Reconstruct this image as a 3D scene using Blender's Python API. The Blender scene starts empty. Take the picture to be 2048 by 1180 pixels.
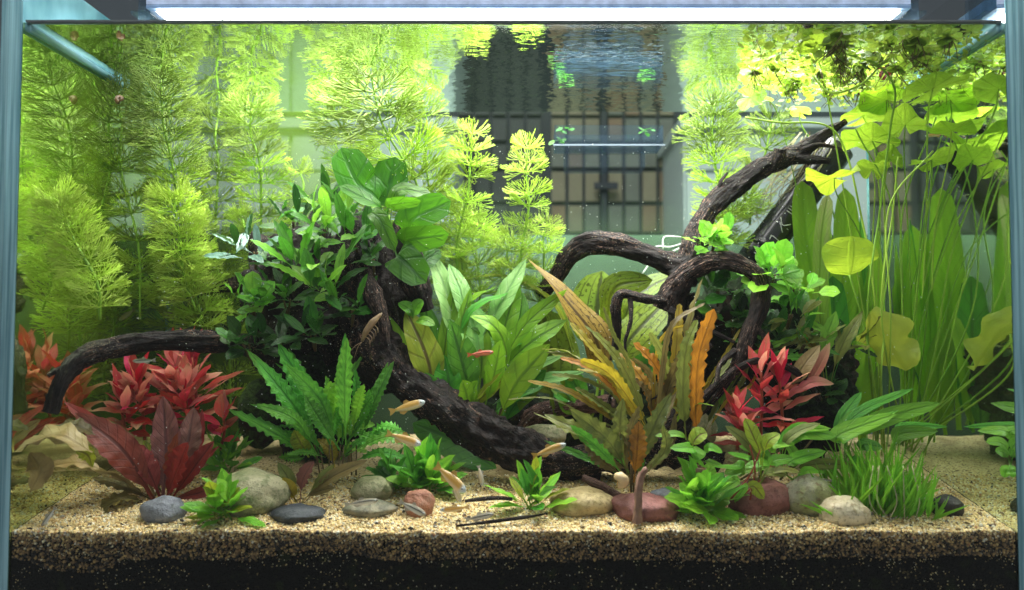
import bpy, math, random
import numpy as np
from mathutils import Vector, Matrix, noise as mn

# ------------------------------------------------------------------ camera, world, exposure
FPX, CX, CY = 1662.0, 1060.0, 590.0           # focal length and optical centre in photo pixels
PITCH = math.radians(2.5)
CAM = Vector((0.0147, -0.75, 0.26))
sc = bpy.context.scene
col = sc.collection
cam_d = bpy.data.cameras.new('camera')
cam_d.sensor_width = 36.0
cam_d.lens = 36.0 * FPX / 2048.0
cam_d.shift_x = -(CX - 1024.0) / 2048.0
cam_d.clip_start = 0.01
cam_d.clip_end = 50.0
cam_d.dof.use_dof = True
cam_d.dof.focus_distance = 0.86
cam_d.dof.aperture_fstop = 3.6
cam = bpy.data.objects.new('camera', cam_d)
cam.location = CAM
cam.rotation_euler = (math.radians(90) + PITCH, 0, 0)
col.objects.link(cam)
sc.camera = cam

world = bpy.data.worlds.new('World')
sc.world = world
world.use_nodes = True
world.node_tree.nodes['Background'].inputs[0].default_value = (0.92, 0.97, 1.0, 1)
world.node_tree.nodes['Background'].inputs[1].default_value = 0.18
LED_STRENGTH = 13.5
# soft fill light added to brighten the plants, in front of and above the tank
lamp_d = bpy.data.lights.new('fill_light', 'AREA')
lamp_d.shape = 'RECTANGLE'; lamp_d.size = 1.2; lamp_d.size_y = .6
lamp_d.energy = 20.0
lamp_d.color = (1.0, .97, .92)
lamp = bpy.data.objects.new('fill_light', lamp_d)
lamp.location = (-.15, -.72, 1.75)
lamp.rotation_euler = (Vector((0.0, .12, .18)) - Vector(lamp.location)).to_track_quat('-Z', 'Y').to_euler()
col.objects.link(lamp)

sc.view_settings.view_transform = 'Standard'
sc.view_settings.look = 'None'
sc.view_settings.gamma = 1.0
sc.view_settings.exposure = 1.2
sc.view_settings.use_curve_mapping = False
sc.render.engine = 'CYCLES'
cy = sc.cycles
cy.max_bounces = 10
cy.diffuse_bounces = 3
cy.glossy_bounces = 4
cy.transmission_bounces = 4
cy.transparent_max_bounces = 12
cy.caustics_reflective = True
cy.blur_glossy = 0.3
cy.caustics_refractive = False
cy.sample_clamp_indirect = 3.0
cy.sample_clamp_direct = 20.0
cy.use_denoising = True
try:
    cy.denoiser = 'OPENIMAGEDENOISE'
except Exception:
    pass

R = random.Random(7)
cP, sP = math.cos(PITCH), math.sin(PITCH)

def ray(px, py):
    dx = (px - CX) / FPX
    dz = -(py - CY) / FPX
    return Vector((dx, cP - sP * dz, sP + cP * dz))

def P(px, py, Y):
    d = ray(px, py)
    return CAM + d * ((Y - CAM.y) / d.y)

def mpp(Y):                                    # metres per photo pixel at depth Y
    return (Y - CAM.y) / FPX

# tank inside: x -0.45..0.45, y 0..0.31, z 0..0.60
TX, TD, TH = 0.45, 0.31, 0.605
WZ = P(1000, 45, 0).z                          # water level

def sand_z(x, y):
    base = 0.079 + 0.050 * (max(0, y) / TD) ** 0.9
    n = mn.noise(Vector((x * 7, y * 7, 0))) * 0.004 + mn.noise(Vector((x * 22, y * 22, 3))) * 0.0015
    edge = mn.noise(Vector((x * 55, 1.7, y * 55))) * .0022 + mn.noise(Vector((x * 170, 8.7, y * 120))) * .0010
    return base + n * min(1, 0.3 + y / 0.08) + edge * max(0, 1 - y / .04)

def G(px, py):                                 # where the ray of a pixel meets the sand
    d = ray(px, py)
    lo, hi = 0.0, TD
    for _ in range(30):
        m = (lo + hi) / 2
        p = CAM + d * ((m - CAM.y) / d.y)
        if p.z > sand_z(p.x, m):
            lo = m
        else:
            hi = m
    p = CAM + d * ((lo - CAM.y) / d.y)
    return Vector((p.x, p.y, sand_z(p.x, p.y)))

def S(px, py, dz=0.0):                         # where the ray meets the water surface
    d = ray(px, py)
    return CAM + d * ((WZ + dz - CAM.z) / d.z)

# ------------------------------------------------------------------ node helpers and materials
def newmat(name):
    m = bpy.data.materials.new(name)
    m.use_nodes = True
    nt = m.node_tree
    nt.nodes.clear()
    return m, nt

class NT:
    def __init__(s, name):
        s.m, s.t = newmat(name)
        s.out = s.n('ShaderNodeOutputMaterial')
    def n(s, typ, **kw):
        nd = s.t.nodes.new(typ)
        for k, v in kw.items():
            setattr(nd, k, v)
        return nd
    def l(s, a, b):
        s.t.links.new(a, b)
    def val(s, sock, v):
        if hasattr(v, 'is_linked') or hasattr(v, 'links'):
            s.l(v, sock)
        else:
            sock.default_value = v
    def math(s, op, a, b=None, c=None, clamp=False):
        nd = s.n('ShaderNodeMath', operation=op, use_clamp=clamp)
        s.val(nd.inputs[0], a)
        if b is not None: s.val(nd.inputs[1], b)
        if c is not None: s.val(nd.inputs[2], c)
        return nd.outputs[0]
    def mix(s, fac, a, b):
        nd = s.n('ShaderNodeMix', data_type='RGBA')
        s.val(nd.inputs[0], fac)
        s.val(nd.inputs[6], a if not isinstance(a, tuple) else (*a[:3], 1))
        s.val(nd.inputs[7], b if not isinstance(b, tuple) else (*b[:3], 1))
        return nd.outputs[2]
    def ramp(s, fac, lo, hi):
        nd = s.n('ShaderNodeMapRange', interpolation_type='SMOOTHSTEP')
        s.val(nd.inputs[0], fac)
        nd.inputs[1].default_value = lo
        nd.inputs[2].default_value = hi
        return nd.outputs[0]
    def noise(s, vec, scale, detail=3, rough=.55, out=0):
        nd = s.n('ShaderNodeTexNoise')
        if vec is not None: s.l(vec, nd.inputs['Vector'])
        nd.inputs['Scale'].default_value = scale
        nd.inputs['Detail'].default_value = detail
        nd.inputs['Roughness'].default_value = rough
        return nd.outputs[out]
    def mapping(s, vec, scale=(1, 1, 1), loc=(0, 0, 0)):
        nd = s.n('ShaderNodeMapping')
        s.l(vec, nd.inputs[0])
        nd.inputs[1].default_value = loc
        nd.inputs[3].default_value = scale
        return nd.outputs[0]
    def bump(s, h, strength=.5, dist=.002):
        nd = s.n('ShaderNodeBump')
        s.l(h, nd.inputs['Height'])
        nd.inputs['Strength'].default_value = strength
        nd.inputs['Distance'].default_value = dist
        return nd.outputs[0]
    def pbsdf(s, colr, rough=.5, spec=.4, normal=None, metal=0.0):
        nd = s.n('ShaderNodeBsdfPrincipled')
        s.val(nd.inputs['Base Color'], colr if not isinstance(colr, tuple) else (*colr[:3], 1))
        s.val(nd.inputs['Roughness'], rough)
        nd.inputs['Specular IOR Level'].default_value = spec
        nd.inputs['Metallic'].default_value = metal
        if normal is not None: s.l(normal, nd.inputs['Normal'])
        return nd.outputs[0]
    def mixsh(s, fac, a, b):
        nd = s.n('ShaderNodeMixShader')
        s.val(nd.inputs[0], fac)
        s.l(a, nd.inputs[1]); s.l(b, nd.inputs[2])
        return nd.outputs[0]
    def done(s, sh):
        s.l(sh, s.out.inputs[0])
        return s.m

M = {}

def simple(name, c, rough=.5, spec=.4, var=0.25, scale=200, bump=0.3, metal=0.0):
    t = NT(name)
    g = t.n('ShaderNodeNewGeometry').outputs['Position']
    nz = t.noise(g, scale)
    c2 = tuple(v * (1 - var) for v in c)
    cl = t.mix(nz, c2, tuple(min(1, v * (1 + var)) for v in c))
    M[name] = t.done(t.pbsdf(cl, rough, spec, t.bump(nz, bump, .001), metal))
    return M[name]

def leafmat(name, a, b, vein, vs=.6, tr=.42, rough=.42, k=9, side=.45, spots=0.0, tip=None, trc=None, relief=.6, dirt=.42, longv=0.0):
    t = NT(name)
    uv = t.n('ShaderNodeUVMap').outputs[0]
    sp = t.n('ShaderNodeSeparateXYZ'); t.l(uv, sp.inputs[0])
    U, V = sp.outputs[0], sp.outputs[1]
    rnd = t.n('ShaderNodeObjectInfo').outputs['Random']
    va = t.math('ABSOLUTE', t.math('MULTIPLY', t.math('SUBTRACT', V, .5), 2.0))
    off = t.n('ShaderNodeVectorMath', operation='ADD')
    t.l(uv, off.inputs[0])
    cb = t.n('ShaderNodeCombineXYZ')
    t.l(t.math('MULTIPLY', rnd, 31.0), cb.inputs[0]); t.l(t.math('MULTIPLY', rnd, 17.0), cb.inputs[1])
    t.l(cb.outputs[0], off.inputs[1])
    ov = off.outputs[0]
    n1 = t.ramp(t.noise(ov, 3.5, 4), .35, .68)
    c = t.mix(n1, a, b)
    if tip:
        c = t.mix(t.math('MULTIPLY', t.ramp(t.math('ADD', U, t.math('MULTIPLY', n1, .25)), .55, 1.15), .9), c, tip)
    mid = t.ramp(va, .16, .05)
    wav = t.math('SINE', t.math('MULTIPLY', t.math('SUBTRACT', t.math('MULTIPLY', U, 1.0), t.math('MULTIPLY', va, .13)), k * 2 * math.pi))
    sv = t.ramp(wav, .80, .99)
    vm = t.math('MAXIMUM', mid, t.math('MULTIPLY', sv, side))
    if longv > 0:
        lv = t.math('MULTIPLY', t.ramp(t.math('COSINE', t.math('MULTIPLY', va, 2 * math.pi / .36)), .90, .985), longv)
        vm = t.math('MAXIMUM', vm, lv)
    c = t.mix(t.math('MULTIPLY', vm, vs), c, vein)
    if spots > 0:
        n2 = t.ramp(t.noise(t.mapping(ov, (7, 2.6, 1)), 5.0, 2), .57, .63)
        c = t.mix(t.math('MULTIPLY', n2, spots), c, tuple(v * .35 for v in vein))
    # brown wear and small holes-like specks, more towards the tip
    n3 = t.ramp(t.noise(ov, 13, 4, .7), .66, .78)
    c = t.mix(t.math('MULTIPLY', n3, dirt), c, (.10, .075, .02))
    hsv = t.n('ShaderNodeHueSaturation')
    t.l(c, hsv.inputs['Color'])
    t.l(t.math('ADD', .485, t.math('MULTIPLY', rnd, .03)), hsv.inputs['Hue'])
    rv = t.math('FRACT', t.math('MULTIPLY', rnd, 7.31))
    t.l(t.math('ADD', .72, t.math('MULTIPLY', rv, .56)), hsv.inputs['Value'])
    c = hsv.outputs[0]
    h = t.math('ADD', t.math('MULTIPLY', vm, -.7), t.noise(ov, 9, 3))
    nrm = t.bump(h, relief, .0012)
    p = t.pbsdf(c, rough, .45, nrm)
    tl = t.n('ShaderNodeBsdfTranslucent')
    cc = t.mix(.5, c, trc if trc else tuple(min(1, x * 1.5) for x in a))
    t.l(cc, tl.inputs[0]); t.l(nrm, tl.inputs[1])
    M[name] = t.done(t.mixsh(tr, p, tl.outputs[0]))
    return M[name]

lm = leafmat
lm('lime', (.27, .48, .03), (.16, .36, .02), (.045, .11, .02), .8, .5, k=6, trc=(.34, .62, .02))
lm('mint', (.28, .50, .16), (.19, .42, .10), (.10, .25, .09), .5, .28, k=8, rough=.38, relief=1)
lm('green', (.09, .32, .02), (.045, .19, .015), (.02, .075, .012), .7, .38, k=9)
lm('crinkle', (.14, .44, .04), (.07, .28, .025), (.03, .12, .02), .6, .36, k=14, side=.7, relief=1)
lm('yellowleaf', (.34, .42, .03), (.22, .33, .02), (.10, .065, .02), .95, .5, k=6, trc=(.5, .55, .03))
lm('gold', (.42, .30, .025), (.30, .26, .03), (.16, .09, .015), .8, .48, k=10, trc=(.55, .38, .02))
lm('orange', (.42, .19, .02), (.27, .13, .015), (.10, .04, .01), .9, .48, k=12, trc=(.6, .25, .015))
lm('olive', (.20, .22, .04), (.12, .15, .025), (.06, .06, .015), .7, .38, k=9, dirt=.5)
lm('olivebrown', (.17, .13, .035), (.10, .085, .025), (.05, .035, .012), .7, .38, k=9, dirt=.5)
lm('spotted', (.26, .37, .03), (.17, .28, .02), (.04, .05, .012), .95, .5, k=5, side=.2, spots=.9, longv=.9, trc=(.4, .5, .02))
lm('spottedbrown', (.32, .20, .035), (.26, .15, .03), (.045, .022, .01), .95, .42, k=5, side=.2, spots=.9, longv=.9, trc=(.45, .24, .02))
lm('anubias', (.06, .20, .008), (.03, .12, .007), (.012, .07, .008), .8, .42, rough=.36, k=6, side=.6, relief=1, trc=(.12, .34, .012))
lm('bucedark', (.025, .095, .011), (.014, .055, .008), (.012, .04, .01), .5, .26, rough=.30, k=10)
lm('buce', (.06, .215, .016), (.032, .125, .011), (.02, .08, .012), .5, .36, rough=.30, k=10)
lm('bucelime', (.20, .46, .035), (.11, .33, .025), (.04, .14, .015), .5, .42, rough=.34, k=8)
lm('buceteal', (.24, .38, .31), (.12, .25, .19), (.05, .12, .08), .5, .18, rough=.24, k=8)
lm('red', (.68, .05, .075), (.52, .08, .06), (.42, .13, .08), .6, .42, k=9, tip=(.42, .13, .06), trc=(.7, .04, .05))
lm('magenta', (.70, .02, .075), (.52, .02, .045), (.5, .08, .07), .6, .46, k=9, trc=(.8, .02, .09))
lm('coral', (.74, .25, .22), (.66, .12, .13), (.60, .30, .18), .6, .45, k=9, tip=(.66, .42, .24), trc=(.9, .30, .20))
lm('tanleaf', (.34, .26, .10), (.25, .18, .06), (.16, .11, .03), .7, .35, k=10, dirt=.4)
lm('redbrown', (.27, .05, .025), (.17, .035, .016), (.05, .012, .008), .8, .36, k=11, trc=(.4, .07, .03))
lm('redleaf', (.33, .028, .022), (.22, .024, .018), (.10, .012, .01), .7, .4, k=11, trc=(.55, .04, .03))
lm('mauve', (.27, .095, .075), (.17, .07, .045), (.08, .03, .03), .8, .3, k=16, side=.8)
lm('forelime', (.27, .60, .045), (.17, .46, .03), (.12, .34, .025), .4, .42, k=6, dirt=.12)
lm('sword', (.33, .60, .04), (.23, .50, .03), (.12, .30, .016), .6, .60, k=18, side=.6, trc=(.55, .92, .03), tip=(.20, .34, .03))
lm('swordpale', (.34, .52, .06), (.24, .42, .04), (.06, .12, .015), .6, .45, k=18, tip=(.5, .45, .25), trc=(.3, .5, .04))
lm('pad', (.29, .47, .035), (.21, .38, .025), (.14, .26, .015), .7, .56, k=5, side=.5, trc=(.40, .56, .04), relief=1)
lm('padgreen', (.23, .42, .022), (.17, .34, .018), (.09, .20, .012), .7, .55, k=5, side=.25, trc=(.36, .60, .02))
lm('padlime', (.48, .64, .04), (.38, .55, .03), (.24, .40, .02), .6, .5, k=5, side=.35, trc=(.62, .76, .05), relief=1)
lm('padyellow', (.48, .52, .06), (.40, .46, .05), (.33, .38, .04), .4, .42, k=5, side=.2, trc=(.6, .6, .05))
lm('grass', (.24, .52, .03), (.13, .38, .022), (.05, .15, .015), .3, .42, k=3, side=.1)
lm('floater', (.16, .27, .03), (.09, .17, .018), (.04, .07, .012), .3, .45, k=4, trc=(.28, .42, .02))
lm('floaterpale', (.22, .33, .04), (.14, .23, .022), (.2, .28, .03), .3, .5, k=4, trc=(.36, .48, .05))
lm('floaterred', (.22, .012, .025), (.15, .01, .02), (.1, .02, .02), .3, .4, k=4)

def feathermat(name, a, b, tr):
    t = NT(name)
    uv = t.n('ShaderNodeUVMap').outputs[0]
    sp = t.n('ShaderNodeSeparateXYZ'); t.l(uv, sp.inputs[0])
    rnd = t.n('ShaderNodeObjectInfo').outputs['Random']
    c = t.mix(sp.outputs[0], b, a)
    hsv = t.n('ShaderNodeHueSaturation'); t.l(c, hsv.inputs['Color'])
    t.l(t.math('ADD', .75, t.math('MULTIPLY', rnd, .5)), hsv.inputs['Value'])
    c = hsv.outputs[0]
    p = t.pbsdf(c, .5, .3)
    tl = t.n('ShaderNodeBsdfTranslucent'); t.l(c, tl.inputs[0])
    M[name] = t.done(t.mixsh(tr, p, tl.outputs[0]))
feathermat('feather', (.66, .82, .17), (.45, .63, .08), .5)  # this and the next are lightened to make up for shade lower down
feathermat('featherlow', (.50, .68, .10), (.34, .53, .05), .5)
feathermat('feathertop', (.31, .43, .08), (.20, .32, .04), .42)  # darkened colour offsets the strong lamp light at the surface
feathermat('featherdull', (.34, .48, .04), (.22, .36, .025), .5)
simple('stemgreen', (.18, .34, .03), .5, .3, .3, 120)
simple('stempale', (.30, .46, .05), .45, .3, .2, 120)
simple('stembrown', (.10, .07, .025), .6, .3, .3, 150)
simple('rootpale', (.42, .38, .22), .6, .3, .4, 150)
simple('stemred', (.28, .06, .03), .5, .3, .3, 150)

def barkmat(name, dark, mid, light, light_amt):
    t = NT(name)
    uv = t.n('ShaderNodeUVMap').outputs[0]
    g = t.n('ShaderNodeNewGeometry').outputs['Position']
    st = t.mapping(uv, (3.0, 7, 1))
    n1 = t.noise(st, 2.2, 6, .65)
    n2 = t.noise(g, 90, 5, .7)
    n3 = t.noise(g, 22, 3)
    c = t.mix(t.ramp(n1, .38, .66), dark, mid)
    lt = t.math('MULTIPLY', t.ramp(t.noise(st, 3.0, 5, .7), .54, .66), t.ramp(n3, .62 - light_amt, .74 - light_amt))
    c = t.mix(lt, c, light)
    c = t.mix(t.ramp(n2, .56, .74), c, tuple(v * .35 for v in dark))
    # fine pale specks
    vr = t.n('ShaderNodeTexVoronoi'); vr.inputs['Scale'].default_value = 420
    t.l(g, vr.inputs['Vector'])
    c = t.mix(t.math('MULTIPLY', t.ramp(vr.outputs['Distance'], .22, .12), t.ramp(n3, .45, .6)), c, (.45, .36, .22))
    h = t.math('ADD', t.math('MULTIPLY', n1, 1.6), n2)
    M[name] = t.done(t.pbsdf(c, .6, .3, t.bump(h, 1.0, .008)))
barkmat('bark', (.004, .003, .0026), (.026, .014, .010), (.38, .21, .14), .18)
barkmat('barkpale', (.007, .005, .004), (.055, .030, .022), (.52, .31, .22), .26)
barkmat('barkred', (.06, .03, .022), (.24, .12, .085), (.55, .32, .24), .3)

def mossmat(name, a, b):
    t = NT(name)
    g = t.n('ShaderNodeNewGeometry').outputs['Position']
    n1 = t.noise(g, 160, 5, .7)
    n2 = t.noise(g, 28, 3)
    c = t.mix(t.ramp(n1, .4, .7), a, b)
    c = t.mix(t.ramp(n2, .55, .7), c, (.035, .022, .014))
    M[name] = t.done(t.pbsdf(c, .8, .2, t.bump(n1, 1.0, .006)))
mossmat('moss', (.008, .014, .006), (.02, .045, .010))
mossmat('shadegreen', (.02, .04, .010), (.06, .12, .02))

def stonemat(name, a, b, speck, amt=.5, scale=1.0):
    t = NT(name)
    o = t.n('ShaderNodeTexCoord').outputs['Object']
    n1 = t.noise(o, 28 * scale, 5, .6)
    n2 = t.noise(o, 320, 4, .7)
    n3 = t.noise(o, 85, 5, .7)
    c = t.mix(t.ramp(n1, .40, .62), tuple(v * .82 for v in a), tuple(v * 1.12 for v in b))
    c = t.mix(t.math('MULTIPLY', t.ramp(n3, .52, .62), min(1, amt * 1.3)), c, speck)
    c = t.mix(t.math('MULTIPLY', t.ramp(n2, .54, .66), .65), c, tuple(v * .42 for v in a))
    h = t.math('ADD', n2, n3)
    M[name] = t.done(t.pbsdf(c, .55, .35, t.bump(h, .8, .0018)))
stonemat('stone_bluegrey', (.16, .17, .20), (.21, .22, .25), (.10, .11, .13), .3)
stonemat('stone_slate', (.028, .034, .042), (.05, .056, .064), (.12, .13, .14), .25)
stonemat('stone_greentan', (.27, .28, .13), (.34, .31, .19), (.12, .15, .05), .5)
stonemat('stone_greygreen', (.17, .17, .12), (.24, .22, .15), (.10, .10, .07), .5)
stonemat('stone_redbrown', (.30, .12, .07), (.36, .16, .10), (.42, .28, .2), .3)
stonemat('stone_maroon', (.20, .075, .06), (.25, .10, .085), (.15, .05, .04), .35)
stonemat('stone_tan', (.40, .30, .12), (.46, .36, .18), (.20, .15, .05), .55)
stonemat('stone_lichen', (.38, .36, .26), (.24, .25, .10), (.15, .085, .045), .6)
stonemat('stone_cream', (.60, .50, .32), (.66, .57, .41), (.36, .24, .12), .5)
stonemat('stone_black', (.015, .014, .013), (.03, .026, .022), (.05, .04, .03), .4)

def sandmat():
    t = NT('sand')
    g = t.n('ShaderNodeNewGeometry').outputs['Position']
    v = t.n('ShaderNodeTexVoronoi'); v.inputs['Scale'].default_value = 620
    t.l(g, v.inputs['Vector'])
    s = t.n('ShaderNodeSeparateColor'); t.l(v.outputs['Color'], s.inputs[0])
    c = t.mix(s.outputs[0], (.58, .42, .18), (.84, .70, .40))
    c = t.mix(t.ramp(s.outputs[1], .86, .92), c, (.10, .06, .03))
    c = t.mix(t.ramp(t.noise(g, 14, 4), .45, .68), c, (.27, .19, .075))
    h = t.math('SUBTRACT', 1.0, v.outputs['Distance'])
    M['sand'] = t.done(t.pbsdf(c, .7, .3, t.bump(h, .9, .0015)))
sandmat()

def grainmat(name, rough=.55):
    t = NT(name)
    a = t.n('ShaderNodeVertexColor'); a.layer_name = 'col'
    M[name] = t.done(t.pbsdf(a.outputs[0], rough, .4))
grainmat('grain')

def soilmat():
    t = NT('soil')
    g = t.n('ShaderNodeNewGeometry').outputs['Position']
    v = t.n('ShaderNodeTexVoronoi'); v.inputs['Scale'].default_value = 480
    t.l(g, v.inputs['Vector'])
    s = t.n('ShaderNodeSeparateColor'); t.l(v.outputs['Color'], s.inputs[0])
    big = t.ramp(t.noise(g, 24, 3), .45, .65)
    c = t.mix(s.outputs[0], (.0025, .0025, .002), (.007, .006, .004))
    c = t.mix(t.math('MULTIPLY', t.ramp(s.outputs[1], .93, .99), big), c, (.16, .12, .05))
    c = t.mix(t.math('MULTIPLY', t.ramp(t.noise(g, 60, 4), .55, .70), .6), c, (.018, .026, .005))
    M['soil'] = t.done(t.pbsdf(c, .8, .2, t.bump(v.outputs['Distance'], .8, .002)))
soilmat()

def glassmats():
    # clear pane: see-through with the faint sheen of glass
    t = NT('clear_glass')
    fr = t.n('ShaderNodeFresnel'); fr.inputs[0].default_value = 1.2
    tr = t.n('ShaderNodeBsdfTransparent'); tr.inputs[0].default_value = (.985, 1, .995, 1)
    gl = t.n('ShaderNodeBsdfGlossy'); gl.inputs['Roughness'].default_value = .02
    M['clear_glass'] = t.done(t.mixsh(fr.outputs[0], tr.outputs[0], gl.outputs[0]))
    # thick edge of the panes
    t = NT('glass_edge')
    g = t.n('ShaderNodeNewGeometry').outputs['Position']
    n = t.noise(t.mapping(g, (240, 10, 5)), 1.0, 4)
    c = t.mix(t.ramp(n, .35, .65), (.09, .24, .30), (.32, .56, .64))
    M['glass_edge'] = t.done(t.pbsdf(c, .12, .8))
    # side glass under water: total internal reflection, plus algae film colour that also stands for green haze
    def side(name, tint, film, filmc):
        t = NT(name)
        g = t.n('ShaderNodeNewGeometry').outputs['Position']
        gl = t.n('ShaderNodeBsdfGlossy'); gl.inputs['Roughness'].default_value = .035
        gl.inputs['Color'].default_value = (*tint, 1)
        df = t.n('ShaderNodeBsdfDiffuse'); df.inputs[0].default_value = (*filmc, 1)
        f = t.math('MULTIPLY', t.ramp(t.noise(g, 9, 4), .25, .8), film)
        M[name] = t.done(t.mixsh(f, gl.outputs[0], df.outputs[0]))
    side('side_left', (.84, .95, .66), .26, (.18, .30, .02))
    side('side_right', (.84, .94, .84), .08, (.16, .26, .05))
    # back glass: clear above, clouded lower down by film colour that also stands for water haze
    t = NT('back_glass')
    g = t.n('ShaderNodeNewGeometry').outputs['Position']
    s = t.n('ShaderNodeSeparateXYZ'); t.l(g, s.inputs[0])
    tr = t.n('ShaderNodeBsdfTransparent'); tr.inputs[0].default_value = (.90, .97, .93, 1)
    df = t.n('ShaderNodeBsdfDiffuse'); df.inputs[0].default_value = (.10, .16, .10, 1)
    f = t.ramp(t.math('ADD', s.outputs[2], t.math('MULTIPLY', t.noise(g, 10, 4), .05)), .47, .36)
    left = t.ramp(t.math('ADD', s.outputs[0], t.math('MULTIPLY', t.noise(g, 7, 4), .12)), -.06, -.24)  # greener at left, standing in for the murky green water there
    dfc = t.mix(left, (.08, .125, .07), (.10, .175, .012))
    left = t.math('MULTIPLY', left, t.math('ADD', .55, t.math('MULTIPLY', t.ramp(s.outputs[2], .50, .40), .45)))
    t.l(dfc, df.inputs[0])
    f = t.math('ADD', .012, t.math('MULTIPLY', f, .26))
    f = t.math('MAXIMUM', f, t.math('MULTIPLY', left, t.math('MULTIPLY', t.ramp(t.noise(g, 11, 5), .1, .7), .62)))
    M['back_glass'] = t.done(t.mixsh(f, tr.outputs[0], df.outputs[0]))
    # water surface: light falls through steeply, grazing views are thrown back (total reflection)
    t = NT('water')
    ge = t.n('ShaderNodeNewGeometry')
    g = ge.outputs['Position']
    dt = t.n('ShaderNodeVectorMath', operation='DOT_PRODUCT')
    t.l(ge.outputs['True Normal'], dt.inputs[0]); t.l(ge.outputs['Incoming'], dt.inputs[1])
    fac = t.ramp(t.math('ABSOLUTE', dt.outputs['Value']), .55, .34)
    sx = t.n('ShaderNodeSeparateXYZ'); t.l(g, sx.inputs[0])
    amp = t.math('ADD', .16, t.math('MULTIPLY', t.ramp(t.math('ABSOLUTE', t.math('SUBTRACT', sx.outputs[0], .06)), .32, .05), .84))
    h = t.math('MULTIPLY', t.noise(t.mapping(g, (34, 60, 1)), 1.0, 2.5, .5), amp)
    nb = t.bump(h, .45, .0022)
    gl = t.n('ShaderNodeBsdfGlossy'); gl.inputs['Roughness'].default_value = .01
    gl.inputs['Color'].default_value = (.86, .93, .86, 1)
    t.l(nb, gl.inputs['Normal'])
    tr = t.n('ShaderNodeBsdfTransparent')
    M['water'] = t.done(t.mixsh(fac, tr.outputs[0], gl.outputs[0]))
    # clear plastic
    t = NT('clear_plastic')
    lw = t.n('ShaderNodeLayerWeight'); lw.inputs[0].default_value = .35
    tr = t.n('ShaderNodeBsdfTransparent'); tr.inputs[0].default_value = (.88, .95, 1, 1)
    p = t.pbsdf((.05, .07, .09), .12, .8)
    M['clear_plastic'] = t.done(t.mixsh(t.math('ADD', .05, t.math('MULTIPLY', lw.outputs['Fresnel'], .35)), tr.outputs[0], p))
glassmats()

def emit(name, c, s):
    t = NT(name)
    e = t.n('ShaderNodeEmission')
    e.inputs[0].default_value = (*c, 1); e.inputs[1].default_value = s
    M[name] = t.done(e.outputs[0])
emit('led_panel', (1.0, .985, .95), LED_STRENGTH)
emit('led_bead', (1.0, 1.0, 1.0), LED_STRENGTH * 2)
simple('fixture', (.30, .36, .52), .3, .6, .6, 90, .6, .2)
simple('meniscus', (.16, .17, .18), .08, .7, .3, 90, .5)
simple('wall_grey', (.085, .10, .115), .8, .2, .12, 6)
simple('wall_pale', (.50, .51, .56), .8, .2, .08, 8)
simple('cabinet_white', (.46, .50, .52), .6, .3, .05, 6)
simple('dark_frame', (.022, .023, .036), .6, .3, .2, 30)
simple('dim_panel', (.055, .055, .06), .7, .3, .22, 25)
simple('grey_panel', (.13, .13, .12), .7, .3, .3, 25)
simple('rose_panel', (.19, .12, .085), .7, .3, .3, 25)
simple('tray_rim', (.12, .15, .18), .2, .6, .2, 60)
simple('beige_panel', (.20, .165, .12), .7, .3, .22, 25)
simple('panel_greygreen', (.15, .20, .14), .7, .2, .12, 10)
simple('heater_black', (.012, .013, .016), .22, .6, .2, 60)
simple('white_print', (.75, .75, .72), .6, .3, .05, 60)
simple('white_plastic', (.70, .72, .66), .4, .4, .06, 60)
simple('stick_bark', (.26, .145, .10), .7, .3, .75, 130, 1.0)
simple('shell_cream', (.62, .46, .26), .4, .4, .3, 140)
simple('shell_inside', (.50, .30, .08), .3, .5, .3, 140)
simple('snail_brown', (.14, .075, .035), .35, .5, .6, 260)
simple('eye_black', (.006, .006, .006), .12, .6, .05, 60)
simple('eye_silver', (.55, .58, .60), .25, .6, .1, 60)
simple('shrimp_brown', (.22, .14, .075), .35, .5, .4, 260)
simple('speck', (.75, .80, .72), .5, .3, .05, 60)

def fishmat(name, back, flank, belly, stripe, head):
    t = NT(name)
    uv = t.n('ShaderNodeUVMap').outputs[0]
    sp = t.n('ShaderNodeSeparateXYZ'); t.l(uv, sp.inputs[0])
    U, V = sp.outputs[0], sp.outputs[1]        # U 0 tail..1 head, V 0 belly..1 back
    c = t.mix(t.ramp(V, .25, .5), belly, flank)
    c = t.mix(t.ramp(V, .70, .92), c, back)
    if stripe:
        m = t.math('MULTIPLY', t.ramp(V, .50, .56), t.ramp(V, .70, .64))
        c = t.mix(m, c, stripe)
    c = t.mix(t.ramp(U, .80, .92), c, head)
    v = t.n('ShaderNodeTexVoronoi'); v.inputs['Scale'].default_value = 38
    t.l(t.mapping(uv, (2.4, 1, 1)), v.inputs['Vector'])
    M[name] = t.done(t.pbsdf(c, .3, .7, t.bump(v.outputs['Distance'], .4, .0006)))
fishmat('fish_orange', (.42, .26, .08), (.62, .34, .06), (.70, .52, .30), None, (.50, .55, .58))
fishmat('fish_pale', (.36, .28, .16), (.55, .46, .30), (.66, .60, .48), None, (.50, .50, .46))
fishmat('fish_striped', (.24, .20, .13), (.50, .47, .38), (.68, .66, .60), (.015, .012, .010), (.36, .32, .24))
fishmat('fish_red', (.32, .05, .02), (.62, .11, .03), (.60, .20, .08), (.12, .02, .01), (.5, .12, .05))
def finmat(name, c):
    t = NT(name)
    tr = t.n('ShaderNodeBsdfTransparent')
    M[name] = t.done(t.mixsh(.62, tr.outputs[0], t.pbsdf(c, .3, .5)))
finmat('fin_orange', (.62, .36, .08)); finmat('fin_pale', (.55, .50, .40)); finmat('fin_red', (.6, .12, .04))

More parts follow.
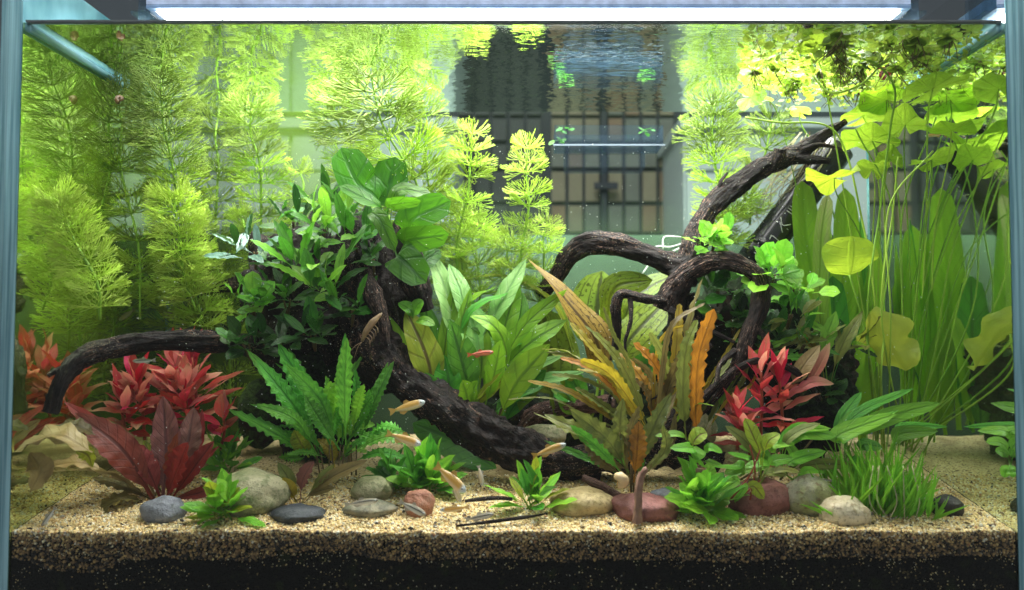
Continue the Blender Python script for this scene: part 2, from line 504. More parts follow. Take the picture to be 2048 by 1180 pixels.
# ------------------------------------------------------------------ object helpers
def mesh_obj(name, verts, faces, mat, parent=None, uvs=None, smooth=True):
    me = bpy.data.meshes.new(name)
    me.from_pydata(verts, [], faces)
    if uvs is not None:
        ul = me.uv_layers.new(name='UVMap')
        li = np.empty(len(me.loops), dtype=np.int32)
        me.loops.foreach_get('vertex_index', li)
        ul.data.foreach_set('uv', np.asarray(uvs, dtype=np.float32)[li].ravel())
    if smooth:
        me.polygons.foreach_set('use_smooth', np.ones(len(me.polygons), dtype=bool))
    if mat: me.materials.append(M[mat] if isinstance(mat, str) else mat)
    return link(name, me, parent)

def link(name, data, parent=None):
    o = bpy.data.objects.new(name, data)
    col.objects.link(o)
    if parent: o.parent = parent
    return o

def tag(o, label=None, cat=None, group=None, kind=None):
    if label: o['label'] = label
    if cat: o['category'] = cat
    if group: o['group'] = group
    if kind: o['kind'] = kind
    return o

def thing(name, label, cat, loc=(0, 0, 0), group=None):
    o = link(name, None)
    o.location = loc
    o.empty_display_size = .01
    return tag(o, label, cat, group)

def box(name, lo, hi, mat, parent=None, origin=Vector((0, 0, 0))):
    lo = Vector(lo) - origin; hi = Vector(hi) - origin
    v = [(x, y, z) for x in (lo.x, hi.x) for y in (lo.y, hi.y) for z in (lo.z, hi.z)]
    f = [(0, 1, 3, 2), (4, 6, 7, 5), (0, 4, 5, 1), (2, 3, 7, 6), (0, 2, 6, 4), (1, 5, 7, 3)]
    return mesh_obj(name, v, f, mat, parent, smooth=False)

def spline(pts, n):
    """Catmull-Rom through the points, n samples."""
    pts = [Vector(p) for p in pts]
    if len(pts) == 2:
        return [pts[0].lerp(pts[1], i / (n - 1)) for i in range(n)]
    ex = [pts[0] * 2 - pts[1]] + pts + [pts[-1] * 2 - pts[-2]]
    out = []
    m = len(pts) - 1
    for i in range(n):
        u = i / (n - 1) * m
        k = min(int(u), m - 1)
        t = u - k
        a, b, c, d = ex[k], ex[k + 1], ex[k + 2], ex[k + 3]
        out.append(.5 * ((2 * b) + (c - a) * t + (2 * a - 5 * b + 4 * c - d) * t * t + (3 * b - a - 3 * c + d) * t ** 3))
    return out

def lerp_list(vals, n):
    m = len(vals) - 1
    o = []
    for i in range(n):
        u = i / (n - 1) * m
        k = min(int(u), m - 1)
        t = u - k
        t = t * t * (3 - 2 * t)
        o.append(vals[k] * (1 - t) + vals[k + 1] * t)
    return o

def tube(name, pts, radii, mat, parent=None, n=24, sides=6, rough=0.0, seed=0, origin=None, rfreq=70, cap=True):
    org = origin if origin is not None else (parent.location if parent else Vector((0, 0, 0)))
    path = spline(pts, n)
    rr = lerp_list(radii, n)
    verts, faces, uvs = [], [], []
    ref = Vector((0.13, -1, .21)).normalized()
    L = 0
    for i, p in enumerate(path):
        a = path[max(0, i - 1)]; b = path[min(n - 1, i + 1)]
        T = (b - a).normalized()
        if i: L += (p - path[i - 1]).length
        N = (ref - T * ref.dot(T))
        if N.length < .05: N = Vector((1, 0, 0)) - T * T.x
        N.normalize(); ref = N
        B = T.cross(N)
        for j in range(sides):
            an = 2 * math.pi * j / sides
            d = N * math.cos(an) + B * math.sin(an)
            r = rr[i]
            if rough:
                q = p + d * r
                ridge = mn.noise(Vector((math.cos(an + L * 9) * 2.6 + seed, math.sin(an + L * 9) * 2.6, L * 22)))
                cord = abs(mn.noise(Vector((math.cos(an + L * 6) * 6 + seed, math.sin(an + L * 6) * 6, L * 30))))
                lump = mn.noise(q * rfreq * .32 + Vector((seed, 0, 0)))
                fine = mn.noise(q * rfreq * 3.2)
                r *= 1 + rough * (ridge * .7 + lump * .5 - cord * 1.0 + .2 + fine * .30 * min(1, .008 / rr[i]))
            verts.append(p + d * r - org)
            uvs.append((L * 14, j / sides * 2 if j <= sides / 2 else (sides - j) / sides * 2))
    for i in range(n - 1):
        for j in range(sides):
            k = (j + 1) % sides
            faces.append((i * sides + j, i * sides + k, (i + 1) * sides + k, (i + 1) * sides + j))
    if cap:
        faces.append(tuple(range(sides - 1, -1, -1)))
        faces.append(tuple((n - 1) * sides + j for j in range(sides)))
    return mesh_obj(name, verts, faces, mat, parent, uvs)

# ---- leaves
def prof(kind):
    a, b = {'lance': (.75, .8), 'oval': (.5, .55), 'strap': (.22, .30), 'obov': (.95, .42), 'heart': (.22, .62),
            'round': (.42, .42), 'disc': (.36, .30), 'grass': (.12, .7), 'point': (.7, 1.05)}[kind]
    tm = a / (a + b)
    mx = tm ** a * (1 - tm) ** b
    return lambda t: (max(t, 0) ** a * max(1 - t, 0) ** b) / mx

def leaf3(parent, pts, w, mat, pr='lance', pf=.15, roll=0.0, twist=0.0, fold=.18, ruf=.0, rn=5, serr=0.0, sn=9,
          n=13, nx=4, pw=.06, hint=(0, -.72, .69), rng=R, name='leaf', origin=None):
    org = origin if origin is not None else parent.location
    path = spline(pts, n)
    f = prof(pr)
    h0 = Vector(hint).normalized()
    verts, faces, uvs = [], [], []
    ph1, ph2 = rng.uniform(0, 6.28), rng.uniform(0, 6.28)
    asym = rng.uniform(-.12, .12)
    for i, p in enumerate(path):
        t = i / (n - 1)
        T = (path[min(n - 1, i + 1)] - path[max(0, i - 1)]).normalized()
        N = h0 - T * h0.dot(T)
        if N.length < .08: N = Vector((.3, -.5, .8)) - T * Vector((.3, -.5, .8)).dot(T)
        N.normalize()
        N = Matrix.Rotation(roll + twist * t, 3, T) @ N
        Sd = T.cross(N)
        tb = (t - pf) / (1 - pf)
        ww = w * .5 * max(pw, f(tb) if 0 < tb < 1 else 0)
        if tb <= 0: ww = w * .5 * pw
        if t >= 1: ww = w * .012
        if serr and tb > 0: ww *= 1 + serr * math.sin(sn * 6.28 * tb + ph1) + serr * .5 * math.sin(sn * 11.3 * tb + ph2)
        for j in range(nx + 1):
            v = -1 + 2 * j / nx
            e = abs(v)
            rf = ruf * e * e * math.sin(rn * 6.28 * tb + (ph1 if v < 0 else ph2)) if tb > 0 else 0
            verts.append(p + Sd * (v * ww * (1 + asym * v)) + N * (ww * (fold * e + rf)) - org)
            uvs.append((t, j / nx))
    for i in range(n - 1):
        for j in range(nx):
            k = i * (nx + 1) + j
            faces.append((k, k + 1, k + nx + 2, k + nx + 1))
    return mesh_obj(name, verts, faces, mat, parent, uvs)

def L(parent, px, w, mat, Y, dY=0.0, sag=.10, **kw):
    """Leaf through photo pixels px (base .. tip); w = width in pixels; Y depth of base; dY how far the tip comes forward (-) or goes back."""
    m = len(px) - 1
    pts = []
    Ln = sum(math.dist(px[i], px[i + 1]) for i in range(m)) * mpp(Y)
    for i, (x, y) in enumerate(px):
        t = i / m
        pts.append(P(x, y, Y + dY * t - sag * Ln * math.sin(math.pi * t)))
    return leaf3(parent, pts, w * mpp(Y), mat, **kw)

def more(px, k, rg, pull=0.0):
    """A sibling leaf: same root, tip moved aside."""
    a, b = rg.gauss(0, k), rg.gauss(0, k * .8)
    m = len(px) - 1
    return [(x + a * (i / m) + rg.gauss(0, 5), y + (b + abs(a) * pull) * (i / m) + rg.gauss(0, 4)) for i, (x, y) in enumerate(px)]

# shared unit leaves for dense repeats: along +X, normal +Z, length 1, width 1 at widest
UNIT = {}
def unit_leaf(key, pr, arch, ruf, rn, serr=0, sn=8, pf=.12, n=9, nx=2, fold=.2, seed=0, pw=.08):
    r = random.Random(seed)
    f = prof(pr)
    verts, faces, uvs = [], [], []
    p1, p2 = r.uniform(0, 6), r.uniform(0, 6)
    for i in range(n):
        t = i / (n - 1)
        x = t * (1 - .10 * arch)
        z = arch * (math.sin(t * 2.1) * .42 - .12 * t)
        tb = (t - pf) / (1 - pf)
        w = .5 * max(pw, f(tb) if 0 < tb < 1 else 0)
        if t == 1: w = .01
        if serr and tb > 0: w *= 1 + serr * math.sin(sn * 6.28 * tb + p1)
        for j in range(nx + 1):
            v = -1 + 2 * j / nx
            rf = ruf * v * v * math.sin(rn * 6.28 * tb + (p1 if v < 0 else p2)) if tb > 0 else 0
            # width is in y; z shape of the cross section rides in the second slot and is scaled with the width
            verts.append((x, v * w, z * 0.35 + (fold * abs(v) + rf) * w * .35))
            uvs.append((t, j / nx))
    for i in range(n - 1):
        for j in range(nx):
            k = i * (nx + 1) + j
            faces.append((k, k + 1, k + nx + 2, k + nx + 1))
    me = bpy.data.meshes.new(key)
    me.from_pydata(verts, [], faces)
    ul = me.uv_layers.new(name='UVMap')
    li = np.empty(len(me.loops), dtype=np.int32)
    me.loops.foreach_get('vertex_index', li)
    ul.data.foreach_set('uv', np.asarray(uvs, dtype=np.float32)[li].ravel())
    me.polygons.foreach_set('use_smooth', np.ones(len(me.polygons), dtype=bool))
    return me

_um = {}
def unit(kind, mat, k):
    key = (kind, mat, k)
    if key not in _um:
        spec = {'wavy': dict(pr='lance', arch=[.4, .8, 1.3][k % 3], ruf=.10, rn=5, n=16, nx=4, fold=.12, serr=.05, sn=6),
                'blade': dict(pr='lance', arch=[.2, .45, .7][k % 3], ruf=.15, rn=2, n=9, nx=2),
                'round': dict(pr='oval', arch=[.2, .4, .7][k % 3], ruf=.2, rn=2, n=9, nx=4, pf=.3),
                'red': dict(pr='point', arch=[.3, .7, 1.1][k % 3], ruf=.12, rn=2, n=12, nx=4, fold=.12),
                'grass': dict(pr='grass', arch=[.2, .5, .9][k % 3], ruf=0, rn=1, n=7, nx=2, pf=.0),
                'disc': dict(pr='round', arch=.2, ruf=.25, rn=1, n=7, nx=4, pf=.06)}[kind]
        me = unit_leaf('leaf_%s_%s' % (kind, mat), seed=k * 7 + 3, **spec)
        me.materials.append(M[mat])
        _um[key] = me
    return _um[key]

def put_leaf(parent, base, d, up, ln, w, me, name='leaf', rng=R):
    X = d.normalized()
    Z = up - X * up.dot(X)
    if Z.length < .05: Z = Vector((0, -1, .3)) - X * Vector((0, -1, .3)).dot(X)
    Z.normalize()
    Yv = Z.cross(X)
    o = link(name, me, parent)
    mt = Matrix((
        (X.x * ln, Yv.x * w, Z.x * ln, 0),
        (X.y * ln, Yv.y * w, Z.y * ln, 0),
        (X.z * ln, Yv.z * w, Z.z * ln, 0),
        (0, 0, 0, 1)))
    mt.translation = base - parent.location
    o.matrix_local = mt
    return o

def rosette(parent, base, n, lpx, wpx, mats, kind='wavy', el=(15, 80), rng=R, stem=0.0, face=.35, spread=0.006, up=Vector((0, 0, 1)), lv=.35, tilt=None):
    s = mpp(base.y)
    tl = Vector(tilt) if tilt else Vector((0, -face, 1))
    tl.normalize()
    qx = tl.orthogonal().normalized(); qy = tl.cross(qx)
    for i in range(n):
        az = i * 2.399 + rng.uniform(-.4, .4)
        e = math.radians(el[0] + (el[1] - el[0]) * ((i + .5) / n) ** 1.1 + rng.uniform(-9, 9))
        d = (qx * math.cos(az) + qy * math.sin(az)) * math.cos(e) + tl * math.sin(e)
        b = base + Vector((rng.uniform(-1, 1), rng.uniform(-1, 1), 0)) * spread + tl * (stem * i / n)
        ln = lpx * s * rng.uniform(1 - lv, 1 + lv * .5)
        hint = tl * math.cos(e) - (qx * math.cos(az) + qy * math.sin(az)) * math.sin(e) + Vector((0, -.25, .1))
        hint = Matrix.Rotation(rng.uniform(-.4, .4), 3, d) @ hint
        put_leaf(parent, b, d, hint, ln, wpx * s * rng.uniform(.65, 1.25), unit(kind, rng.choice(mats), rng.randrange(3)), rng=rng)

# ------------------------------------------------------------------ room behind the tank
def build_room():
    w = box('wall', (-4, 2.0, -1.5), (4, 2.05, 3.0), 'wall_grey')
    tag(w, kind='structure')
    # pale cupboards left and right of the dark gap, seen through the back glass
    def cab(name, x0, x1, ytop, ybot, label, Y=.80):
        a = P(x0, ytop, Y); b = P(x1, ybot, Y)
        t = thing(name, label, 'cupboard', Vector(((a.x + b.x) / 2, Y, b.z)))
        org = t.location
        box('carcass', (a.x, Y, b.z), (b.x, Y + .35, a.z), 'cabinet_white', t, org)
        box('worktop', (a.x - .01, Y - .03, a.z), (b.x + .01, Y + .36, a.z + .018), 'cabinet_white', t, org)
        wd = (b.x - a.x)
        nd = max(2, int(wd / .30))
        for i in range(nd):
            dx0 = a.x + wd * i / nd + .004; dx1 = a.x + wd * (i + 1) / nd - .004
            box('drawer_front', (dx0, Y - .012, a.z - .075), (dx1, Y - .001, a.z - .012), 'cabinet_white', t, org)
            box('door', (dx0, Y - .012, b.z + .01), (dx1, Y - .001, a.z - .083), 'cabinet_white', t, org)
    cab('cupboard', -700, 905, 262, 800, 'white cupboard with worktop behind the feathery plants and dark mound')
    cab('cupboard', 1366, 2900, 262, 800, 'white cupboard behind the heater and sword leaves')
    # dark lattice with pale panels
    Y = 1.05
    a = P(900, 40, Y); b = P(1372, 980, Y)
    t = thing('lattice_screen', 'dark lattice screen filled with beige rectangular panels behind the back glass', 'screen', Vector(((a.x + b.x) / 2, Y, b.z)))
    org = t.location
    box('backing', (a.x, Y, b.z), (b.x, Y + .03, a.z), 'dark_frame', t, org)
    xs = [918, 952, 986, 1020, 1054, 1103, 1137, 1170, 1216, 1250, 1284, 1318]
    rows = [(292, 336), (346, 404), (413, 464), (240, 283), (186, 232), (132, 178), (78, 124)] + [(472 + 56 * k, 520 + 56 * k) for k in range(9)]
    for i, x in enumerate(xs):
        for (y0, y1) in rows:
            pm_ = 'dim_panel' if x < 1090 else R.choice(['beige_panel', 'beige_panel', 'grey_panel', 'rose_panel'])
            p = P(x, y0, Y); q = P(x + 27, y1, Y)
            box('panel', (p.x, Y - .012, q.z), (q.x, Y - .001, p.z), pm_, t, org)
    p = P(1199, 60, Y); q = P(1213, 960, Y)
    box('post', (p.x, Y - .03, q.z), (q.x, Y - .002, p.z), 'dark_frame', t, org)
    p = P(1186, 372, Y); q = P(1232, 384, Y)
    box('bracket', (p.x, Y - .045, q.z), (q.x, Y - .031, p.z), 'dark_frame', t, org)
    # low grey-green board right behind the tank
    Y = .345
    a = P(60, 470, Y)
    bb = box('low_board', (-TX - .02, Y, -.012), (TX + .02, Y + .012, a.z), 'panel_greygreen')
    tag(bb, 'plain grey-green board standing low behind the tank', 'board')
    # table the tank stands on
    tb = box('table', (-.9, -.05, -.045), (.9, .55, -.0125), 'dark_frame')
    tag(tb, kind='structure')
build_room()

# ------------------------------------------------------------------ tank, water, substrate
def build_tank():
    t = thing('aquarium', 'rimless glass aquarium filled with plants, wood and stones', 'aquarium', (0, TD / 2, -.012))
    o = t.location
    box('front_pane', (-TX - .012, -.012, 0), (TX + .012, 0, TH), 'clear_glass', t, o)
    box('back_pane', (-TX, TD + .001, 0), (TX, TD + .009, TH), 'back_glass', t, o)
    for s, nm in ((-1, 'side_left'), (1, 'side_right')):
        x0, x1 = sorted((s * (TX + .0008), s * (TX + .0125)))
        sp = box('side_pane', (x0, .0006, 0), (x1, TD + .009, TH), 'glass_edge', t, o)
        # inner faces: under water a mirror, above it plain glass
        x = s * TX
        v = [(x, 0.0005, 0), (x, TD, 0), (x, TD, WZ), (x, 0.0005, WZ)]
        mesh_obj('inner_face', [Vector(q) - o for q in v], [(0, 1, 2, 3)], nm, sp, smooth=False)
        v = [(x, 0.0005, WZ), (x, TD, WZ), (x, TD, TH), (x, 0.0005, TH)]
        mesh_obj('upper_face', [Vector(q) - o for q in v], [(0, 1, 2, 3)], 'clear_glass', sp, smooth=False)
    for s in (-1, 1):
        tube('water_seam', [Vector((s * (TX - .003), .003, WZ - .0035)), Vector((s * (TX - .003), TD * .62, WZ - .0035))], [.0042, .0036], 'glass_edge', t, n=12, sides=10)
    box('base_pane', (-TX - .012, -.012, -.012), (TX + .012, TD + .009, -.0005), 'glass_edge', t, o)
    return t
tank = build_tank()

def build_water():
    v = [(-TX, 0, WZ), (TX, 0, WZ), (TX, TD, WZ), (-TX, TD, WZ)]
    w = mesh_obj('water', v, [(0, 1, 2, 3)], 'water', smooth=False)
    tag(w, kind='structure')
    # raised water edge along the front pane
    vs, fs = [], []
    n = 90
    for i in range(n + 1):
        x = -TX + .002 + (2 * TX - .004) * i / n
        k = mn.noise(Vector((x * 40, 0, 5))) * .0004
        for (y, z) in ((.0003, .0026 + k), (.0008, .0012), (.0022, .0003), (.0045, -.0002), (.0028, -.0008), (.0003, -.0010)):
            vs.append((x, y, WZ + z))
    for i in range(n):
        for j in range(5):
            a = i * 6 + j
            fs.append((a, a + 1, a + 7, a + 6))
    mesh_obj('meniscus', vs, fs, 'meniscus', w)
build_water()

def build_ground():
    nx, ny = 220, 80
    v, f = [], []
    for j in range(ny + 1):
        y = .0032 + (TD - .004) * (j / ny) ** 1.3
        for i in range(nx + 1):
            x = -TX + .0006 + (2 * TX - .0012) * i / nx
            v.append((x, y, sand_z(x, y) + mn.noise(Vector((x * 160, y * 160, 1))) * .0008))
    for j in range(ny):
        for i in range(nx):
            a = j * (nx + 1) + i
            f.append((a, a + 1, a + nx + 2, a + nx + 1))
    # skirt down the front, sand against the glass
    base = len(v)
    for i in range(nx + 1):
        x = v[i][0]
        v.append((x, .0035, .071 + .003 * mn.noise(Vector((x * 9, 2, 0)))))
    for i in range(nx):
        f.append((base + i, base + i + 1, i + 1, i))
    g = mesh_obj('sand_bed', v, f, 'sand')
    tag(g, kind='structure')
    s = box('dark_soil', (-TX + .0008, .0030, .001), (TX - .0008, TD - .002, .0735), 'soil')
    tag(s, kind='structure')
    # grains as real geometry: on top near the front, and in the layer pressed against the glass
    rng = np.random.default_rng(5)
    ico = np.array([(0, .53, .85), (0, -.53, .85), (0, .53, -.85), (0, -.53, -.85), (.53, .85, 0), (-.53, .85, 0), (.53, -.85, 0), (-.53, -.85, 0),
                    (.85, 0, .53), (-.85, 0, .53), (.85, 0, -.53), (-.85, 0, -.53)])
    icf = np.array([(0, 1, 8), (0, 8, 4), (0, 4, 5), (0, 5, 9), (0, 9, 1), (1, 6, 8), (8, 6, 10), (8, 10, 4), (4, 10, 2), (4, 2, 5), (5, 2, 11), (5, 11, 9),
                    (9, 11, 7), (9, 7, 1), (1, 7, 6), (3, 2, 10), (3, 10, 6), (3, 6, 7), (3, 7, 11), (3, 11, 2)])
    pal = np.array([(.84, .66, .32), (.72, .52, .22), (.88, .77, .50), (.46, .29, .11), (.78, .74, .62), (.24, .15, .07), (.36, .33, .27), (.03, .025, .02), (.46, .22, .10)])
    pr_top = np.array([.30, .22, .18, .11, .09, .04, .03, .02, .01])
    pr_low = np.array([.12, .18, .05, .24, .04, .24, .05, .07, .04])
    def grains(name, pos, rad, probs, label, depth=None):
        n = len(pos)
        sc3 = rng.uniform(.65, 1.15, (n, 1, 3))
        vv = ico[None] * sc3 * rng.uniform(.82, 1.18, (n, 12, 1))
        q = rng.normal(size=(n, 3, 3)); q, _ = np.linalg.qr(q)
        vv = np.einsum('nij,nkj->nki', q, vv) * rad[:, None, None] + pos[:, None, :]
        ff = (icf[None] + (np.arange(n) * 12)[:, None, None]).reshape(-1, 3)
        me = bpy.data.meshes.new(name)
        me.vertices.add(n * 12); me.vertices.foreach_set('co', vv.astype(np.float32).ravel())
        me.loops.add(len(ff) * 3); me.loops.foreach_set('vertex_index', ff.astype(np.int32).ravel())
        me.polygons.add(len(ff)); me.polygons.foreach_set('loop_start', np.arange(0, len(ff) * 3, 3, dtype=np.int32))
        me.polygons.foreach_set('use_smooth', np.ones(len(ff), dtype=bool))
        pick = rng.choice(len(pal), n, p=probs / probs.sum())
        if depth is not None:      # darker minerals settle lower in the layer
            low = rng.choice([5, 7, 3, 7, 7, 5], n)
            pick = np.where(rng.uniform(0, 1, n) < np.clip(depth * 1.5, 0, .95) ** .8, low, pick)
        c = pal[pick] * rng.uniform(.75, 1.15, (n, 1))
        ca = me.color_attributes.new('col', 'FLOAT_COLOR', 'POINT')
        cc = np.ones((n, 12, 4), dtype=np.float32); cc[:, :, :3] = np.clip(c, 0, 1)[:, None, :]
        ca.data.foreach_set('color', cc.ravel())
        me.update(); me.validate()
        me.materials.append(M['grain'])
        o = link(name, me)
        tag(o, label, 'gravel', kind='stuff')
        return o
    n = 32000
    x = rng.uniform(-TX + .002, TX - .002, n)
    y = .002 + .15 * rng.uniform(0, 1, n) ** 1.7
    z = np.array([sand_z(a, b) for a, b in zip(x, y)])
    rad = rng.uniform(.0006, .0014, n) * np.where(rng.uniform(0, 1, n) > .96, 1.6, 1)
    grains('sand_grains', np.stack([x, y, z + rad * .3], 1), rad, pr_top, 'loose cream and tan sand grains on the bed')
    n = 19000
    x = rng.uniform(-TX + .002, TX - .002, n)
    u = rng.uniform(0, 1, n) ** 2.0
    top = np.array([sand_z(a, 0.002) for a in x])
    z = top + .0012 - u * (.024 + .020 * np.array([mn.noise(Vector((a * 9, 7, 0))) for a in x]))
    rad = rng.uniform(.0007, .0016, n)
    grains('layer_grains', np.stack([x, .0018 + rng.uniform(0, .0012, n), z], 1), rad, pr_low, 'brown and tan grains packed in a layer against the front glass', u)
    n = 2800
    x = rng.uniform(-TX + .002, TX - .002, n)
    z = .062 - .055 * rng.uniform(0, 1, n) ** 2.2 + .004 * np.array([mn.noise(Vector((a * 13, 4, 0))) for a in x])
    keep = np.array([mn.noise(Vector((a * 16, c * 60, 2))) for a, c in zip(x, z)]) > -.05
    x = x[keep]; z = z[keep]; n = len(x)
    rad = rng.uniform(.0002, .0007, n)
    grains('soil_grit', np.stack([x, .0019 + rng.uniform(0, .0005, n), z], 1), rad, pr_top, 'fine pale grit scattered through the black soil')
    n = 130
    x = rng.uniform(-TX + .01, TX - .01, n)
    y = .002 + .05 * rng.uniform(0, 1, n) ** 3
    z = np.array([sand_z(a, b) for a, b in zip(x, y)])
    rad = rng.uniform(.0011, .0030, n)
    po = np.zeros(9); po[7] = 1
    grains('soil_pellets', np.stack([x, y + .001, z - .001 + rad * .4], 1), rad, po, 'scattered round black soil pellets lying on the sand')
build_ground()

# ------------------------------------------------------------------ light bar over the water
def build_light():
    Yf, Yb = .09, .295
    z0 = P(1000, 22, Yf).z
    x0 = P(292, 22, Yf).x; x1 = P(1822, 22, Yf).x
    t = thing('light_bar', 'long white LED light bar on clear end brackets above the water', 'lamp', Vector(((x0 + x1) / 2, (Yf + Yb) / 2, z0)))
    o = t.location
    box('housing', (x0, Yf, z0 + .003), (x1, Yb, z0 + .020), 'fixture', t, o)
    v = [Vector(q) - o for q in ((x0 + .01, Yf + .001, z0), (x0 + .01, Yb - .004, z0), (x1 - .01, Yb - .004, z0), (x1 - .01, Yf + .001, z0))]
    mesh_obj('diffuser', v, [(0, 1, 2, 3)], 'led_panel', t, smooth=False)
    box('lip', (x0, Yf - .003, z0 - .0002), (x1, Yf - .0004, z0 + .006), 'clear_plastic', t, o)
    nb = 26
    me = None
    for i in range(nb):
        x = x0 + .02 + (x1 - x0 - .04) * i / (nb - 1)
        if me is None:
            b = tube('led', [Vector((0, 0, 0)), Vector((0, 0, -.0015))], [.0022, .0016], 'led_bead', t, n=2, sides=10, origin=Vector((0, 0, 0)))
            me = b.data
        else:
            b = link('led', me, t)
        b.location = Vector((x, Yf + .012, z0 - .0004)) - o
    for xe in (x0 - .006, x1 + .002):
        br = box('bracket', (xe, Yf - .004, WZ + .002), (xe + .004, Yf + .05, z0 + .030), 'clear_plastic', t, o)
        box('bracket_foot', (xe - .008, Yf - .004, z0 - .004), (xe + .012, Yf + .05, z0 - .001), 'clear_plastic', br, o)
build_light()

# ------------------------------------------------------------------ driftwood and dark mounds
def wpath(lst):
    return [P(x, y, Y) for (x, y, Y, r) in lst], [r * mpp(Y) for (x, y, Y, r) in lst]

def wood(parent, name, lst, mat='bark', n=60, sides=18, rough=.38, seed=0):
    n = int(n * 1.9); sides = int(sides * 1.7)
    p, r = wpath(lst)
    r = [q * .88 for q in r]
    return tube(name, p, r, mat, parent, n=n, sides=sides, rough=rough, seed=seed)

def blob(name, c, rx, ry, rz, mat, parent=None, amp=.3, freq=3.0, seed=0, sub=5, flat=None, origin=None):
    import bmesh
    bm = bmesh.new()
    bmesh.ops.create_icosphere(bm, subdivisions=sub, radius=1)
    org = origin if origin is not None else (parent.location if parent else Vector(c))
    v, f = [], []
    for q in bm.verts:
        d = q.co.normalized()
        s = 1 + amp * mn.fractal(d * freq + Vector((seed * 3.1, seed, 0)), .9, 2.0, 4)
        w = Vector((d.x * rx, d.y * ry, d.z * rz)) * s
        v.append(Vector(c) + w - org)
    bm.verts.index_update()
    for q in bm.faces:
        f.append(tuple(x.index for x in q.verts))
    bm.free()
    return mesh_obj(name, v, f, mat, parent)

